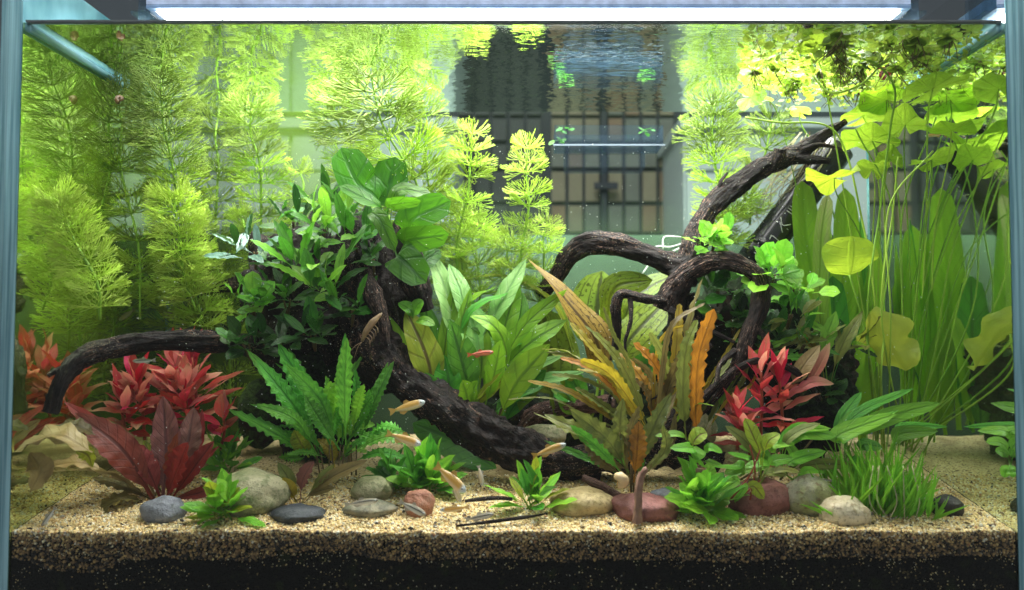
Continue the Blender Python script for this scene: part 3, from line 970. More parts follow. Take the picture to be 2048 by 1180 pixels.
def build_wood():
    b = G(1000, 935)
    t = thing('driftwood', 'thick dark root driftwood carrying the leafy mound and slanting down to the sand', 'driftwood', b)
    c = P(625, 600, .21)
    blob('stump', c, .072, .055, .085, 'bark', t, .38, 2.6, 3)
    blob('stump', P(735, 590, .19), .042, .04, .085, 'bark', t, .36, 2.8, 5)
    blob('stump', P(640, 800, .21), .055, .045, .065, 'moss', t, .3, 3, 8)
    wood(t, 'root', [(715, 520, .17, 50), (745, 640, .16, 46), (765, 720, .15, 54), (850, 790, .14, 46), (940, 850, .13, 44), (1030, 900, .125, 42), (1120, 928, .125, 32), (1200, 940, .13, 18)], 'bark', 100, 26, .55, 1)
    wood(t, 'branch', [(560, 690, .16, 28.6), (470, 686, .14, 25.2), (380, 682, .12, 22.7), (280, 684, .09, 21.0), (200, 700, .065, 22.7), (150, 725, .048, 20.2), (120, 770, .038, 18.5), (100, 826, .034, 16.0)], 'bark', 80, 18, .42, 1.7)
    wood(t, 'twig', [(140, 735, .045, 9), (112, 742, .038, 7), (96, 752, .034, 5)], 'bark', 12, 10, .4, 4)
    wood(t, 'branch', [(600, 560, .22, 26), (510, 566, .25, 20), (440, 572, .27, 15), (398, 576, .28, 11)], 'bark', 40, 14, .4, 6)
    wood(t, 'bark_slab', [(735, 540, .13, 8), (745, 590, .125, 22), (765, 640, .125, 14), (775, 690, .125, 6)], 'barkpale', 30, 12, .5, 7)
    wood(t, 'knot', [(800, 440, .15, 20), (812, 480, .145, 30), (830, 560, .15, 34), (850, 620, .16, 20)], 'bark', 30, 14, .4, 17)

    b = G(1340, 900)
    t = thing('driftwood', 'branching driftwood with an arch, a loop and a long arm reaching to the surface', 'driftwood', b)
    wood(t, 'arch', [(1080, 590, .22, 16.4), (1110, 556, .21, 18.0), (1140, 510, .20, 24.6), (1180, 487, .19, 26.2), (1240, 492, .185, 24.6), (1310, 515, .18, 23.0), (1375, 540, .175, 27.9)], 'bark', 70, 18, .36, 9.0)
    wood(t, 'arm', [(1360, 560, .175, 36.1), (1385, 510, .175, 29.5), (1402, 450, .18, 26.2), (1440, 398, .185, 24.6), (1500, 352, .19, 23.8), (1560, 318, .195, 22.1), (1600, 303, .20, 18.0), (1650, 268, .20, 13.1), (1692, 243, .20, 7.4)], 'bark', 80, 18, .38, 9.8)
    wood(t, 'spur', [(1540, 335, .19, 16.4), (1556, 315, .185, 16.4), (1560, 298, .182, 13.9)], 'bark', 14, 12, .3, 10.7)
    wood(t, 'spur', [(1580, 316, .195, 13.9), (1615, 318, .19, 11.5), (1660, 322, .185, 7.4)], 'bark', 20, 12, .4, 11.5)
    wood(t, 'loop', [(1335, 620, .165, 29.5), (1350, 580, .16, 31.2), (1385, 540, .15, 23.0), (1430, 522, .14, 19.7), (1480, 528, .13, 19.7), (1517, 555, .125, 19.7), (1520, 610, .12, 19.7), (1500, 665, .12, 17.2), (1478, 720, .12, 14.8), (1440, 780, .12, 12.3), (1380, 830, .125, 16.4), (1300, 870, .13, 19.7), (1210, 905, .14, 21.3), (1150, 925, .15, 18.0)], 'barkpale', 120, 18, .38, 12.3)
    wood(t, 'twig', [(1345, 600, .155, 13.9), (1295, 598, .15, 10.7), (1245, 588, .15, 9.8), (1232, 612, .15, 10.7), (1234, 660, .155, 10.7), (1226, 720, .16, 8.2)], 'bark', 40, 12, .4, 13.1)
    wood(t, 'twig', [(1340, 620, .15, 11.5), (1380, 640, .14, 7.4), (1430, 665, .13, 4.9), (1470, 685, .125, 3.3)], 'bark', 24, 10, .4, 14.8)
    wood(t, 'twig', [(1340, 865, .12, 16.4), (1390, 815, .11, 10.7), (1450, 755, .105, 9.0), (1510, 722, .10, 8.2), (1560, 728, .10, 7.4), (1610, 758, .10, 7.4), (1640, 800, .105, 6.6)], 'bark', 60, 12, .4, 15.6)
    wood(t, 'root', [(1360, 590, .185, 32.8), (1375, 690, .19, 37.7), (1370, 790, .19, 32.8), (1340, 880, .18, 36.1)], 'bark', 40, 16, .4, 16.4)
    wood(t, 'root', [(1230, 805, .22, 16.4), (1140, 812, .23, 21.3), (1070, 830, .24, 19.7), (1040, 860, .24, 13.1)], 'barkred', 40, 14, .4, 17.2)

    for k, tw in enumerate([
            [(1350, 640, .15, 8), (1330, 690, .14, 6), (1318, 740, .135, 5), (1330, 800, .13, 4)], [(1470, 700, .12, 7), (1440, 730, .11, 5), (1430, 770, .10, 4), (1400, 800, .10, 3)],
            [(1260, 590, .15, 6), (1262, 640, .14, 5), (1250, 690, .14, 4), (1262, 740, .14, 3)], [(1500, 640, .12, 7), (1540, 690, .11, 5), (1545, 740, .105, 4), (1575, 790, .10, 3)],
            [(1420, 690, .13, 7), (1380, 720, .12, 5), (1350, 770, .115, 4), (1300, 800, .11, 3)], [(1600, 300, .195, 7), (1640, 290, .19, 5), (1690, 300, .185, 3)],
            [(1450, 400, .185, 7), (1440, 370, .18, 5), (1455, 345, .18, 3)], [(1215, 880, .13, 8), (1213, 840, .12, 6), (1222, 790, .115, 5), (1232, 740, .115, 3)]]):
        wood(t, 'twig', tw, 'barkpale' if k % 2 else 'bark', 26, 9, .5, 60 + k)
    b = G(1290, 940)
    t = thing('driftwood_chunk', 'low black wood chunk with reddish broken edge lying on the sand', 'driftwood', b)
    wood(t, 'chunk', [(1120, 925, .13, 26), (1180, 918, .12, 30), (1280, 900, .13, 42), (1380, 900, .13, 40), (1440, 925, .13, 24)], 'bark', 50, 16, .45, 22)
    wood(t, 'splinter', [(1165, 955, .075, 7), (1200, 972, .07, 10), (1235, 992, .065, 9), (1265, 1006, .06, 5)], 'barkred', 20, 10, .4, 23)

    t = thing('dark_mound', 'black moss-covered mound behind the red leaves, beside the sword plant', 'mound', G(1620, 900))
    blob('mound', P(1610, 800, .20), .045, .05, .062, 'moss', t, .30, 3.2, 12)
    blob('mound', P(1500, 660, .215), .062, .045, .062, 'moss', t, .35, 3.0, 14)
    blob('mound', P(1640, 740, .20), .035, .04, .045, 'moss', t, .32, 3.2, 15)
    blob('mound', P(1420, 700, .24), .05, .035, .06, 'moss', t, .32, 3.2, 16)

    t = thing('dark_mound', 'low black hummock added as the dark shade behind the lime and mint leaves', 'mound', G(1000, 890))  # made-up mound, stands in for shade between the leaves
    blob('mound', P(960, 830, .262), .075, .03, .050, 'moss', t, .25, 3.2, 22)
    blob('mound', P(1120, 830, .268), .065, .028, .042, 'moss', t, .25, 3.2, 23)
    blob('mound', P(1290, 820, .262), .07, .03, .050, 'moss', t, .25, 3.2, 24)
    s = thing('bark_stick', 'short upright bark stick stuck in the sand before the maroon stone', 'stick', P(1278, 1040, .010))
    wood(s, 'stick', [(1274, 1046, .012, 10), (1276, 1010, .012, 8.5), (1279, 970, .013, 9.5), (1285, 945, .014, 9)], 'stick_bark', 34, 12, .6, 31)
    wood(s, 'stub', [(1281, 952, .014, 5), (1290, 940, .013, 6), (1294, 936, .013, 4)], 'stick_bark', 8, 8, .4, 32)
    s = thing('twig', 'thin dark twig lying on the sand beside a striped fish', 'twig', P(1000, 1048, .015))
    wood(s, 'twig', [(912, 1052, .012, 2.5), (975, 1044, .014, 4), (1040, 1036, .016, 3.5), (1095, 1027, .02, 2)], 'bark', 24, 8, .4, 33)
    s = thing('twig', 'thin dark twig half buried behind the orange fish', 'twig', P(960, 1000, .03))
    wood(s, 'twig', [(930, 1002, .04, 3), (985, 996, .04, 5), (1025, 998, .04, 4)], 'bark', 16, 8, .4, 34)
build_wood()

# ------------------------------------------------------------------ stones
def stone(px, py, rx, ry, mat, label, seed, Y=None, amp=.14, rot=0, name='stone', dep=.8):
    g = G(px, py + ry * .82)
    Yc = Y if Y is not None else g.y + rx * mpp(g.y) * .45
    c = P(px, py, Yc)
    s = mpp(Yc)
    if Y is None: c.z -= ry * s * .10
    o = blob(name, c, rx * s, rx * s * dep, ry * s, mat, None, amp, 1.1, seed, 4)
    o.location = c
    o.rotation_euler = (0, rot, 0)
    tag(o, label, 'stone')
    return o
def build_stones():
    st = [
        (328, 1020, 44, 29, 'stone_bluegrey', 'smooth blue-grey pebble in front of the red-brown rosette', 1, .05),
        (497, 985, 80, 52, 'stone_greentan', 'large rounded greenish tan stone behind a bright green tuft', 2, .03),
        (597, 1027, 56, 19, 'stone_slate', 'flat dark slate pebble below the small brown plant', 3, .0),
        (745, 978, 42, 30, 'stone_greentan', 'speckled tan stone half hidden under green leaves', 4, 0),
        (737, 1016, 54, 18, 'stone_greygreen', 'flat grey-green pebble with a striped fish resting on it', 5, 0),
        (839, 1006, 31, 32, 'stone_redbrown', 'upright reddish brown pebble beside a dark green tuft', 6, 0),
        (1165, 1004, 64, 30, 'stone_tan', 'yellowish tan stone between a green tuft and the maroon stone', 7, 0),
        (1290, 1015, 68, 30, 'stone_maroon', 'oval maroon stone behind the upright bark stick', 8, .08),
        (1332, 994, 32, 20, 'stone_bluegrey', 'small grey stone tucked behind the oval maroon stone', 9, 0),
        (1522, 994, 66, 40, 'stone_maroon', 'large dark maroon stone leaning against the lichen-covered stone', 10, -.12),
        (1620, 992, 54, 46, 'stone_lichen', 'whitish stone with green lichen between the maroon and cream stones', 11, 0),
        (1687, 1022, 50, 33, 'stone_cream', 'round cream pebble in front of the grass clump', 12, 0),
        (1893, 1012, 34, 24, 'stone_black', 'small black stone at the foot of the grass clump', 13, .15),
        (1085, 872, 48, 24, 'stone_greentan', 'mossy stone behind the slanting root', 14, 0),
        (480, 965, 0, 0, None, None, 0, 0),
        (1395, 860, 40, 36, 'stone_greentan', 'mossy stone in the shade of the orange leaves', 15, 0),
        (520, 830, 44, 66, 'shadegreen', 'tall stone behind the crinkled plant with its shade put into the colour', 16, 0),  # dark green colour stands for the shade over this stone
    ]
    for (x, y, rx, ry, m, lb, sd, rt) in st:
        if not m: continue
        Y = {14: .19, 15: .20, 16: .22}.get(sd)
        stone(x, y, rx, ry, m, lb, sd, Y, rot=rt)
build_stones()

# ------------------------------------------------------------------ feathery stem plants
def whorl_mesh(seed, nleaf=10):
    r = random.Random(seed)
    V, Fc, UV = [], [], []
    def seg(a, b, ra, rb, ua, ub):
        T = (b - a).normalized()
        N = T.orthogonal().normalized(); B = T.cross(N)
        k = len(V)
        for (p, rad, u) in ((a, ra, ua), (b, rb, ub)):
            for j in range(3):
                an = 2.094 * j
                V.append(p + (N * math.cos(an) + B * math.sin(an)) * rad)
                UV.append((u, j / 3))
        for j in range(3):
            m = (j + 1) % 3
            Fc.append((k + j, k + m, k + 3 + m, k + 3 + j))
    def grow(p, d, Sd, ln, lev, u):
        nseg = 2 if lev == 0 else 1
        q = p
        for k in range(nseg):
            nx = q + d * (ln / nseg)
            seg(q, nx, TH_[lev] * 1.1, TH_[lev], u, u + .22)
            q = nx
            d = (d + Vector((0, 0, .05))).normalized()
        if lev == 3: return
        ch = [(-.66, -.22, .22, .64), (-.26, .25), (-.22, .20)][lev]
        for a in ch:
            a += r.uniform(-.09, .09)
            d2 = (d * math.cos(a) + Sd * math.sin(a) + Vector((0, 0, r.uniform(-.03, .10)))).normalized()
            l2 = [.34, .26, .21][lev] * r.uniform(.8, 1.18) * (1.0 if abs(a) < .5 else .86)
            grow(q, d2, Sd, l2, lev + 1, u + .22)
    TH_ = (.017, .014, .0125, .0105)
    for i in range(nleaf):
        az = 6.283 * i / nleaf + r.uniform(-.25, .25)
        el = r.uniform(.05, .38)
        D = Vector((math.cos(az) * math.cos(el), math.sin(az) * math.cos(el), math.sin(el)))
        Sd = Vector((-math.sin(az), math.cos(az), 0))
        Sd = Matrix.Rotation(r.uniform(-1.1, 1.1), 3, D) @ Sd
        grow(Vector((0, 0, 0)), D, Sd, r.uniform(.27, .33), 0, 0.0)
    return V, Fc, UV

WH = {}
def whorl(mat, k):
    if (mat, k) not in WH:
        V, Fc, UV = whorl_mesh(k + 40)
        o = mesh_obj('leaf_whorl', V, Fc, mat, None, UV)
        WH[(mat, k)] = o.data
        bpy.data.objects.remove(o)
    return WH[(mat, k)]

def feather(label, tip, mid, base, Yt, Yb, r, n, mats=('feather', 'featherlow'), group=None, tipc=True, seed=0, taper=1.0):
    rg = random.Random(seed * 13 + 5)
    pb = P(*base, Yb)
    t = thing('feathery_plant', label, 'aquatic plant', pb, group)
    pm = P(*mid, (Yt + Yb) / 2 - .005)
    ptp = P(*tip, Yt)
    if ptp.z > WZ - .006: ptp.z = WZ - .006
    q1 = ptp.lerp(pm, .5) + Vector((rg.uniform(-.008, .008), rg.uniform(-.006, .006), 0)); q2 = pm.lerp(pb, .5) + Vector((rg.uniform(-.012, .012), rg.uniform(-.006, .006), 0))
    path = spline([ptp, q1, pm, q2, pb], 60)
    tube('stem', list(reversed([path[0], path[15], path[30], path[45], path[59]])), [.0013, .0014, .0014, .0012, .0008], 'stemgreen', t, n=20, sides=6)
    rad = r * mpp(Yt)
    # whorls packed more tightly near the growing tip
    Lp = [0]
    for i in range(1, 60): Lp.append(Lp[-1] + (path[i] - path[i - 1]).length)
    s = 0.0
    for i in range(n):
        f = i / max(1, n - 1)
        s_ = Lp[-1] * min(1, max(0, (f + rg.uniform(-.3, .3) / n if 0 < i else f)) ** 1.2) * .90 + .001
        k = min(range(60), key=lambda q: abs(Lp[q] - s_))
        T = (path[max(0, k - 1)] - path[min(59, k + 1)]).normalized()
        T = (T + Vector((rg.gauss(0, .06), rg.gauss(0, .06), 0))).normalized()
        rr = rad * (min(1, .62 + 1.6 * f) if tipc else 1) * (1 - .22 * f * taper) * rg.uniform(.90, 1.08)
        cup = max(0, .5 - f * 2.2)
        o = link('leaf_whorl', whorl(mats[0] if f < .45 else mats[-1], rg.randrange(5)), t)
        q = T.to_track_quat('Z', 'Y').to_matrix()
        q = q @ Matrix.Rotation(rg.uniform(0, 6.28), 3, 'Z')
        m4 = (q @ Matrix.Diagonal((rr, rr, rr * (.95 + cup * 1.4)))).to_4x4()
        m4.translation = path[k] - pb
        o.matrix_local = m4
    return t

def build_feathers():
    g = 'feathery stem plants along the back'
    F = feather
    F('tall feathery yellow-green plant reaching the surface beside the glass rod line', (322, 150), (345, 330), (420, 700), .15, .24, 84, 20, ('feathertop', 'featherlow'), seed=1)
    F('slender feathery stem reaching the surface just behind the leafy mound', (512, 182), (520, 330), (530, 600), .22, .26, 68, 14, ('feathertop', 'featherlow'), seed=2)
    F('broadest feathery crown pressed against the surface above the round dark leaves', (742, 150), (768, 255), (860, 460), .14, .22, 112, 9, ('feathertop', 'featherlow'), seed=3)
    F('feathery stem half hidden behind the broadest crown', (668, 185), (700, 280), (770, 470), .21, .24, 72, 10, ('feathertop', 'featherlow'), seed=4)
    F('feathery stem between the broad crown and the dark lattice screen', (838, 195), (850, 300), (880, 520), .22, .24, 62, 11, ('feathertop', 'featherlow'), seed=5)
    F('free-standing feathery stem with a flat bright top in front of the lattice', (945, 268), (935, 390), (925, 600), .19, .21, 56, 9, seed=6)
    F('shorter feathery stem with bright top next to the beige panels', (1055, 298), (1058, 410), (1035, 600), .19, .21, 52, 9, seed=7)
    F('feathery stem with pale crown left of the reaching wood arm', (1428, 212), (1432, 340), (1450, 520), .22, .24, 76, 11, ('feathertop', 'feather'), seed=8)
    F('small feathery crown just above the wood arm spur', (1545, 240), (1530, 310), (1500, 450), .24, .25, 60, 6, ('feathertop', 'feather'), seed=9)
    F('feathery sprig lying behind the wood arm', (1490, 395), (1460, 420), (1420, 470), .23, .23, 52, 5, ('featherlow', 'featherlow'), seed=10)
    F('bright feathery plant close to the left glass above the bent branch', (118, 398), (150, 485), (200, 640), .018, .03, 70, 11, ('feather', 'feather'), seed=11)
    F('bright feathery plume left of the dark leafy mound', (345, 396), (360, 485), (392, 620), .16, .19, 66, 12, ('feather', 'feather'), seed=12)
    F('tiny feathery top peeking over the crest of the mound', (600, 345), (600, 400), (602, 450), .25, .25, 44, 3, seed=13)
    F('low feathery stem at the foot of the wood arch', (1092, 452), (1088, 510), (1075, 620), .21, .22, 50, 6, seed=14)
    F('bushy low feathery plant behind the mint leaves', (958, 450), (955, 530), (950, 650), .225, .23, 66, 7, seed=15)
    F('bushy low feathery plant behind the upright lime blades', (1025, 476), (1022, 545), (1015, 660), .215, .22, 54, 6, seed=16)
    F('tiny feathery top behind the silvery leaves', (478, 428), (490, 455), (500, 500), .22, .22, 40, 3, seed=17)
    for i, (a, m, b, yt, yb, r, n) in enumerate([
        ((440, 178), (436, 330), (448, 640), .275, .28, 66, 12), ((232, 160), (240, 330), (280, 640), .17, .19, 78, 13),
        ((345, 560), (350, 660), (365, 820), .255, .26, 66, 7), ((465, 560), (460, 660), (462, 820), .285, .285, 62, 7), ((905, 400), (900, 480), (895, 640), .26, .265, 56, 7)]):
        F('dim olive feathery stem in the thicket along the back glass', a, m, b, yt, yb, r, n, ('feathertop' if a[1] < 300 else 'featherlow', 'featherdull'), g, seed=30 + i)
build_feathers()

# ------------------------------------------------------------------ leafy plants
def build_anubias():
    b = P(775, 460, .155)
    t = thing('round_leaf_plant', 'plant with large round dark green leaves on top of the wood mound', 'aquatic plant', b)
    Y = .15
    A = dict(pr='disc', pf=.30, hint=(0, -.9, .44), fold=.12, ruf=.10, rn=2, pw=.05, nx=6, n=18)
    L(t, [(772, 450), (752, 395), (715, 365), (682, 296)], 79, 'anubias', Y, -.02, .05, roll=.1, **A)
    L(t, [(775, 450), (776, 410), (778, 385), (790, 314)], 82, 'anubias', Y, .0, .04, roll=-.1, **A)
    L(t, [(768, 450), (760, 415), (735, 400), (678, 372)], 46, 'anubias', Y - .01, -.03, .08, roll=.5, **A)
    L(t, [(780, 450), (785, 410), (800, 380), (862, 388)], 46, 'anubias', Y - .005, -.02, .08, roll=-.4, **A)
    L(t, [(795, 500), (815, 465), (830, 435), (902, 402)], 66, 'anubias', Y - .01, -.03, .08, roll=.3, **A)
    L(t, [(795, 510), (812, 490), (822, 478), (898, 468)], 55, 'anubias', Y - .015, -.03, .10, roll=.9, **A)
    L(t, [(790, 500), (795, 515), (800, 515), (852, 566)], 68, 'anubias', Y - .02, -.03, .06, roll=.2, **A)
    L(t, [(775, 445), (778, 415), (790, 408), (842, 402)], 30, 'anubias', Y - .02, -.03, .1, roll=1.2, **A)
    L(t, [(765, 440), (742, 425), (760, 440), (790, 502)], 32, 'anubias', Y - .03, -.03, .1, roll=.3, **A)
    L(t, [(770, 470), (740, 450), (720, 470), (690, 520)], 36, 'anubias', Y - .02, -.03, .1, roll=.8, **A)
    L(t, [(785, 450), (820, 420), (810, 420), (850, 430)], 45, 'anubias', Y + .03, .02, .1, **A)
    L(t, [(870, 590), (850, 540), (855, 520), (880, 500)], 36, 'anubias', Y + .01, .02, .1, roll=.5, **A)
    for q in [(772, 470), (780, 480), (790, 505)]:
        tube('stem', [P(q[0], q[1], Y), P(q[0] + 6, q[1] - 40, Y - .005)], [.0022, .0016], 'stemgreen', t, n=6)
build_anubias()

def build_buce():
    spots = [
        (505, 515, .15, 9, 78, 26, ['buceteal', 'buceteal', 'bucedark'], 'wavy', 'wavy plant with shiny silver-teal leaves on the left flank of the mound'),
        (585, 455, .18, 8, 66, 20, ['bucedark', 'buce'], 'wavy', 'dark narrow-leaved plant at the crest of the mound below the tiny feathery top'),
        (645, 415, .20, 9, 62, 18, ['buce', 'bucedark'], 'blade', 'fine-leaved dark sprig on the mound beside the round leaves'),
        (640, 470, .15, 9, 88, 28, ['buce', 'bucelime'], 'wavy', 'arching wavy plant lit bright green high on the mound'),
        (712, 485, .145, 9, 72, 26, ['buce', 'bucelime', 'buce'], 'wavy', 'wavy plant below the round dark leaves'),
        (615, 545, .13, 10, 84, 28, ['bucelime', 'buce', 'buce'], 'wavy', 'upright ruffled plant in the middle of the mound'),
        (655, 590, .125, 9, 86, 28, ['bucelime', 'buce'], 'wavy', 'ruffled plant in front of the pale bark patch'),
        (505, 620, .13, 12, 62, 30, ['bucelime', 'bucelime', 'buce'], 'round', 'light green rounded-leaf plant above the bent branch'),
        (570, 610, .135, 10, 70, 24, ['bucedark', 'buce'], 'wavy', 'dark wavy plant beside the rounded-leaf plant'),
        (700, 630, .125, 9, 70, 26, ['buce', 'bucedark'], 'wavy', 'drooping wavy plant beside the brown shrimp'),
        (625, 680, .125, 9, 76, 26, ['buce', 'bucedark'], 'wavy', 'dark wavy plant low on the mound above the crinkled leaves'),
        (495, 700, .125, 10, 56, 30, ['bucedark', 'bucedark', 'buce'], 'round', 'dim round-leaved plant hanging below the branch joint'),
        (560, 530, .15, 8, 64, 24, ['bucedark', 'buce'], 'wavy', 'dull dark plant behind the silver-teal leaves'),
        (690, 440, .17, 8, 66, 22, ['buce', 'bucelime'], 'wavy', 'small wavy plant under the largest round leaf'),
        (560, 690, .13, 8, 60, 24, ['bucedark'], 'wavy', 'blackish wavy plant in the shade below the mound'),
        (745, 530, .135, 7, 56, 20, ['bucedark', 'buce'], 'wavy', 'little dark plant clinging beside the pale bark patch'),
        # right mound
        (1425, 495, .155, 12, 50, 28, ['bucelime', 'forelime'], 'round', 'light green rounded sprig in the fork of the branching wood'),
        (1545, 560, .13, 14, 58, 30, ['forelime', 'bucelime'], 'round', 'bright rounded-leaf plant just outside the wood loop'),
        (1440, 590, .165, 10, 62, 32, ['buce', 'bucedark'], 'round', 'dark plant growing inside the wood loop'),
        (1470, 650, .155, 11, 60, 32, ['buce', 'bucedark'], 'round', 'dark broad-leaved plant low inside the wood loop'),
        (1580, 640, .145, 10, 72, 24, ['bucelime', 'olive', 'buce'], 'wavy', 'ruffled plant on the moss mound beside the sword leaves'),
        (1600, 700, .14, 10, 80, 22, ['buce', 'olive'], 'wavy', 'narrow wavy plant above the red leaves on the moss mound'),
        (1530, 690, .145, 9, 66, 24, ['bucedark', 'buce'], 'wavy', 'dark wavy plant between the loop and the red leaves'),
        (1690, 700, .16, 8, 60, 20, ['bucedark', 'olive'], 'wavy', 'dull little plant on the dark edge of the moss mound'),
        (1650, 800, .15, 9, 52, 20, ['bucedark'], 'wavy', 'blackish plant on the shaded side of the moss mound'),
        (1590, 590, .16, 9, 50, 26, ['forelime', 'bucelime'], 'round', 'small bright sprig beneath the sword leaves'),
    ]
    for i, (x, y, Y, n, ln, w, mats, kind, lb) in enumerate(spots):
        b = P(x, y, Y)
        t = thing('wavy_leaf_plant', lb, 'aquatic plant', b)
        rosette(t, b, int(n * 1.6), ln * 1.12, w * (.86 if kind == 'wavy' else 1.1), mats, kind, (-12, 75), random.Random(100 + i), stem=.012, tilt=(0, -.55, .85), spread=.016)
        for k in range(2):
            tube('stem', [b + Vector((0, .012, -.012)), b + Vector((R.uniform(-.006, .006), 0, .006))], [.0014, .001], 'stembrown', t, n=4)
    # crypt on the moss mound with browning tips
    b = P(1655, 770, .135)
    t = thing('crypt_plant', 'crinkled olive plant with brown tips standing on the moss mound', 'aquatic plant', b)
    K = dict(pr='lance', pf=.3, ruf=.3, rn=6, serr=.10, sn=9, n=20)
    for px, w, m in [([(1655, 770), (1640, 690), (1590, 650)], 24, 'olive'), ([(1655, 770), (1650, 690), (1672, 622)], 30, 'bucelime'), ([(1660, 770), (1680, 700), (1725, 622)], 26, 'olive'),
                     ([(1650, 770), (1640, 720), (1605, 665)], 24, 'gold'), ([(1660, 775), (1690, 690), (1720, 650)], 22, 'crinkle'), ([(1650, 770), (1610, 720), (1570, 715)], 22, 'crinkle')]:
        L(t, px, w, m, .135, -.01, .06, **K)
build_buce()

def build_center():
    b = P(905, 850, .19)
    t = thing('sword_leaf_plant', 'large clump of lime and mint green broad leaves behind the slanting root', 'aquatic plant', b)
    Y = .165
    K = dict(pr='lance', pf=.22, ruf=.14, rn=3, n=16, nx=6, fold=.12)
    S_ = [
        ([(850, 830), (815, 740), (768, 625)], 66, 'lime', 0), ([(865, 830), (858, 730), (812, 618)], 76, 'yellowleaf', .0),
        ([(880, 820), (890, 690), (914, 555)], 40, 'lime', .01), ([(900, 720), (900, 610), (858, 500)], 56, 'mint', .03),
        ([(935, 700), (925, 600), (898, 528)], 44, 'mint', .03), ([(955, 800), (955, 690), (925, 590)], 84, 'mint', .01),
        ([(895, 720), (925, 615), (995, 572)], 36, 'lime', .01), ([(955, 690), (1000, 610), (1052, 518)], 52, 'mint', .02),
        ([(975, 760), (1010, 650), (1036, 556)], 46, 'lime', .02), ([(985, 770), (1030, 670), (1046, 585)], 52, 'green', .025),
        ([(1010, 800), (1012, 700), (985, 650), (940, 632)], 46, 'lime', -.02), ([(985, 760), (1055, 690), (1134, 640)], 58, 'lime', -.01),
        ([(995, 850), (1030, 770), (1100, 688)], 66, 'lime', -.02), ([(950, 820), (928, 740), (900, 640)], 70, 'green', -.01),
        ([(965, 830), (988, 750), (1002, 680)], 52, 'lime', -.015), ([(925, 830), (960, 790), (1006, 742)], 44, 'yellowleaf', -.03),
        ([(985, 810), (1070, 765), (1168, 744)], 38, 'mint', -.01), ([(970, 840), (1040, 780), (1092, 740)], 50, 'green', 0),
        ([(905, 840), (900, 780), (888, 710)], 66, 'green', .0), ([(860, 840), (825, 790), (788, 735)], 56, 'green', .01),
        ([(1000, 860), (1030, 810), (1062, 770)], 40, 'green', .01), ([(890, 840), (870, 790), (850, 745)], 46, 'green', -.01),
        ([(975, 730), (1040, 680), (1090, 670)], 40, 'green', .02), ([(940, 850), (935, 800), (925, 760)], 50, 'lime', -.02),
        ([(1150, 800), (1110, 770), (1075, 745)], 30, 'mint', .03),
    ]
    rg = random.Random(3)
    for px, w, m, dy in S_:
        L(t, px, w * .86, m, Y + rg.uniform(-.012, .012), dy - .01, .05, roll=rg.uniform(-.35, .35), twist=rg.uniform(-.5, .5), rng=rg, **K)
    for px, w, m, dy in S_:
        L(t, more(px, 34, rg, .4), w * rg.uniform(.5, .72), rg.choice([m, 'lime', 'green', 'lime']), Y + rg.uniform(-.01, .03), dy, .05, roll=rg.uniform(-.6, .6), twist=rg.uniform(-.7, .7), rng=rg, **K)
    for px in [[(865, 850), (858, 800), (850, 760)], [(990, 860), (1010, 800), (1040, 740)], [(905, 850), (900, 800), (890, 760)]]:
        tube('petiole', [P(x, y, Y - .006) for x, y in px], [.0022, .0018, .0008], 'stembrown', t, n=10)
    b = P(825, 640, .15)
    t = thing('sprout', 'little pale two-lobed sprout clinging to the wood behind the lime leaves', 'aquatic plant', b)
    L(t, [(826, 640), (820, 620), (796, 606)], 28, 'bucelime', .145, -.005, pr='oval', pf=.2)
    L(t, [(826, 640), (832, 615), (846, 600)], 30, 'bucelime', .145, -.005, pr='oval', pf=.2)
    L(t, [(826, 645), (845, 640), (870, 650)], 24, 'bucelime', .145, -.01, pr='oval', pf=.2)

    # broad spotted leaves
    b = P(1200, 800, .235)
    t = thing('spotted_leaf_plant', 'plant with broad dark-spotted olive leaves and one twisted brown leaf under the arch', 'aquatic plant', b)
    K = dict(pr='oval', pf=.25, ruf=.10, rn=2, n=18, nx=6, fold=.10, pw=.05)
    Y = .225
    L(t, [(1110, 830), (1100, 770), (1098, 710), (1085, 615)], 125, 'spotted', Y, 0, .03, **K)
    L(t, [(1200, 780), (1195, 690), (1140, 610), (1056, 518)], 74, 'spottedbrown', .17, -.01, .05, pr='lance', pf=.08, ruf=.12, rn=2, n=20, nx=6, twist=1.3, roll=-.5)
    L(t, [(1215, 760), (1205, 680), (1195, 620), (1205, 542)], 112, 'spotted', Y + .01, .01, .04, **K)
    L(t, [(1215, 720), (1215, 640), (1230, 575), (1305, 560)], 58, 'spotted', Y - .01, -.03, .08, roll=.7, **K)
    L(t, [(1240, 780), (1250, 700), (1285, 650), (1345, 592)], 84, 'spotted', Y, 0, .05, **K)
    L(t, [(1240, 700), (1255, 620), (1290, 580), (1356, 546)], 58, 'spotted', Y + .02, .0, .06, **K)
    L(t, [(1260, 790), (1290, 740), (1320, 715), (1378, 700)], 78, 'green', Y + .01, 0, .05, **K)
    L(t, [(1150, 720), (1110, 610), (1020, 556), (928, 556)], 30, 'yellowleaf', Y - .02, 0, .02, pr='lance', pf=.15, n=18, roll=.6)
    L(t, [(1150, 700), (1120, 620), (1080, 585), (1040, 575)], 34, 'spotted', Y - .01, 0, .02, pr='lance', pf=.1, n=16, roll=.5)
    L(t, [(1180, 830), (1160, 800), (1150, 770), (1135, 740)], 46, 'green', Y, 0, .02, **K)
    L(t, [(1160, 850), (1140, 820), (1135, 790), (1100, 770)], 50, 'lime', Y, 0, .02, **K)
    L(t, [(1235, 790), (1265, 760), (1285, 740), (1300, 660)], 66, 'spotted', Y + .02, 0, .02, **K)
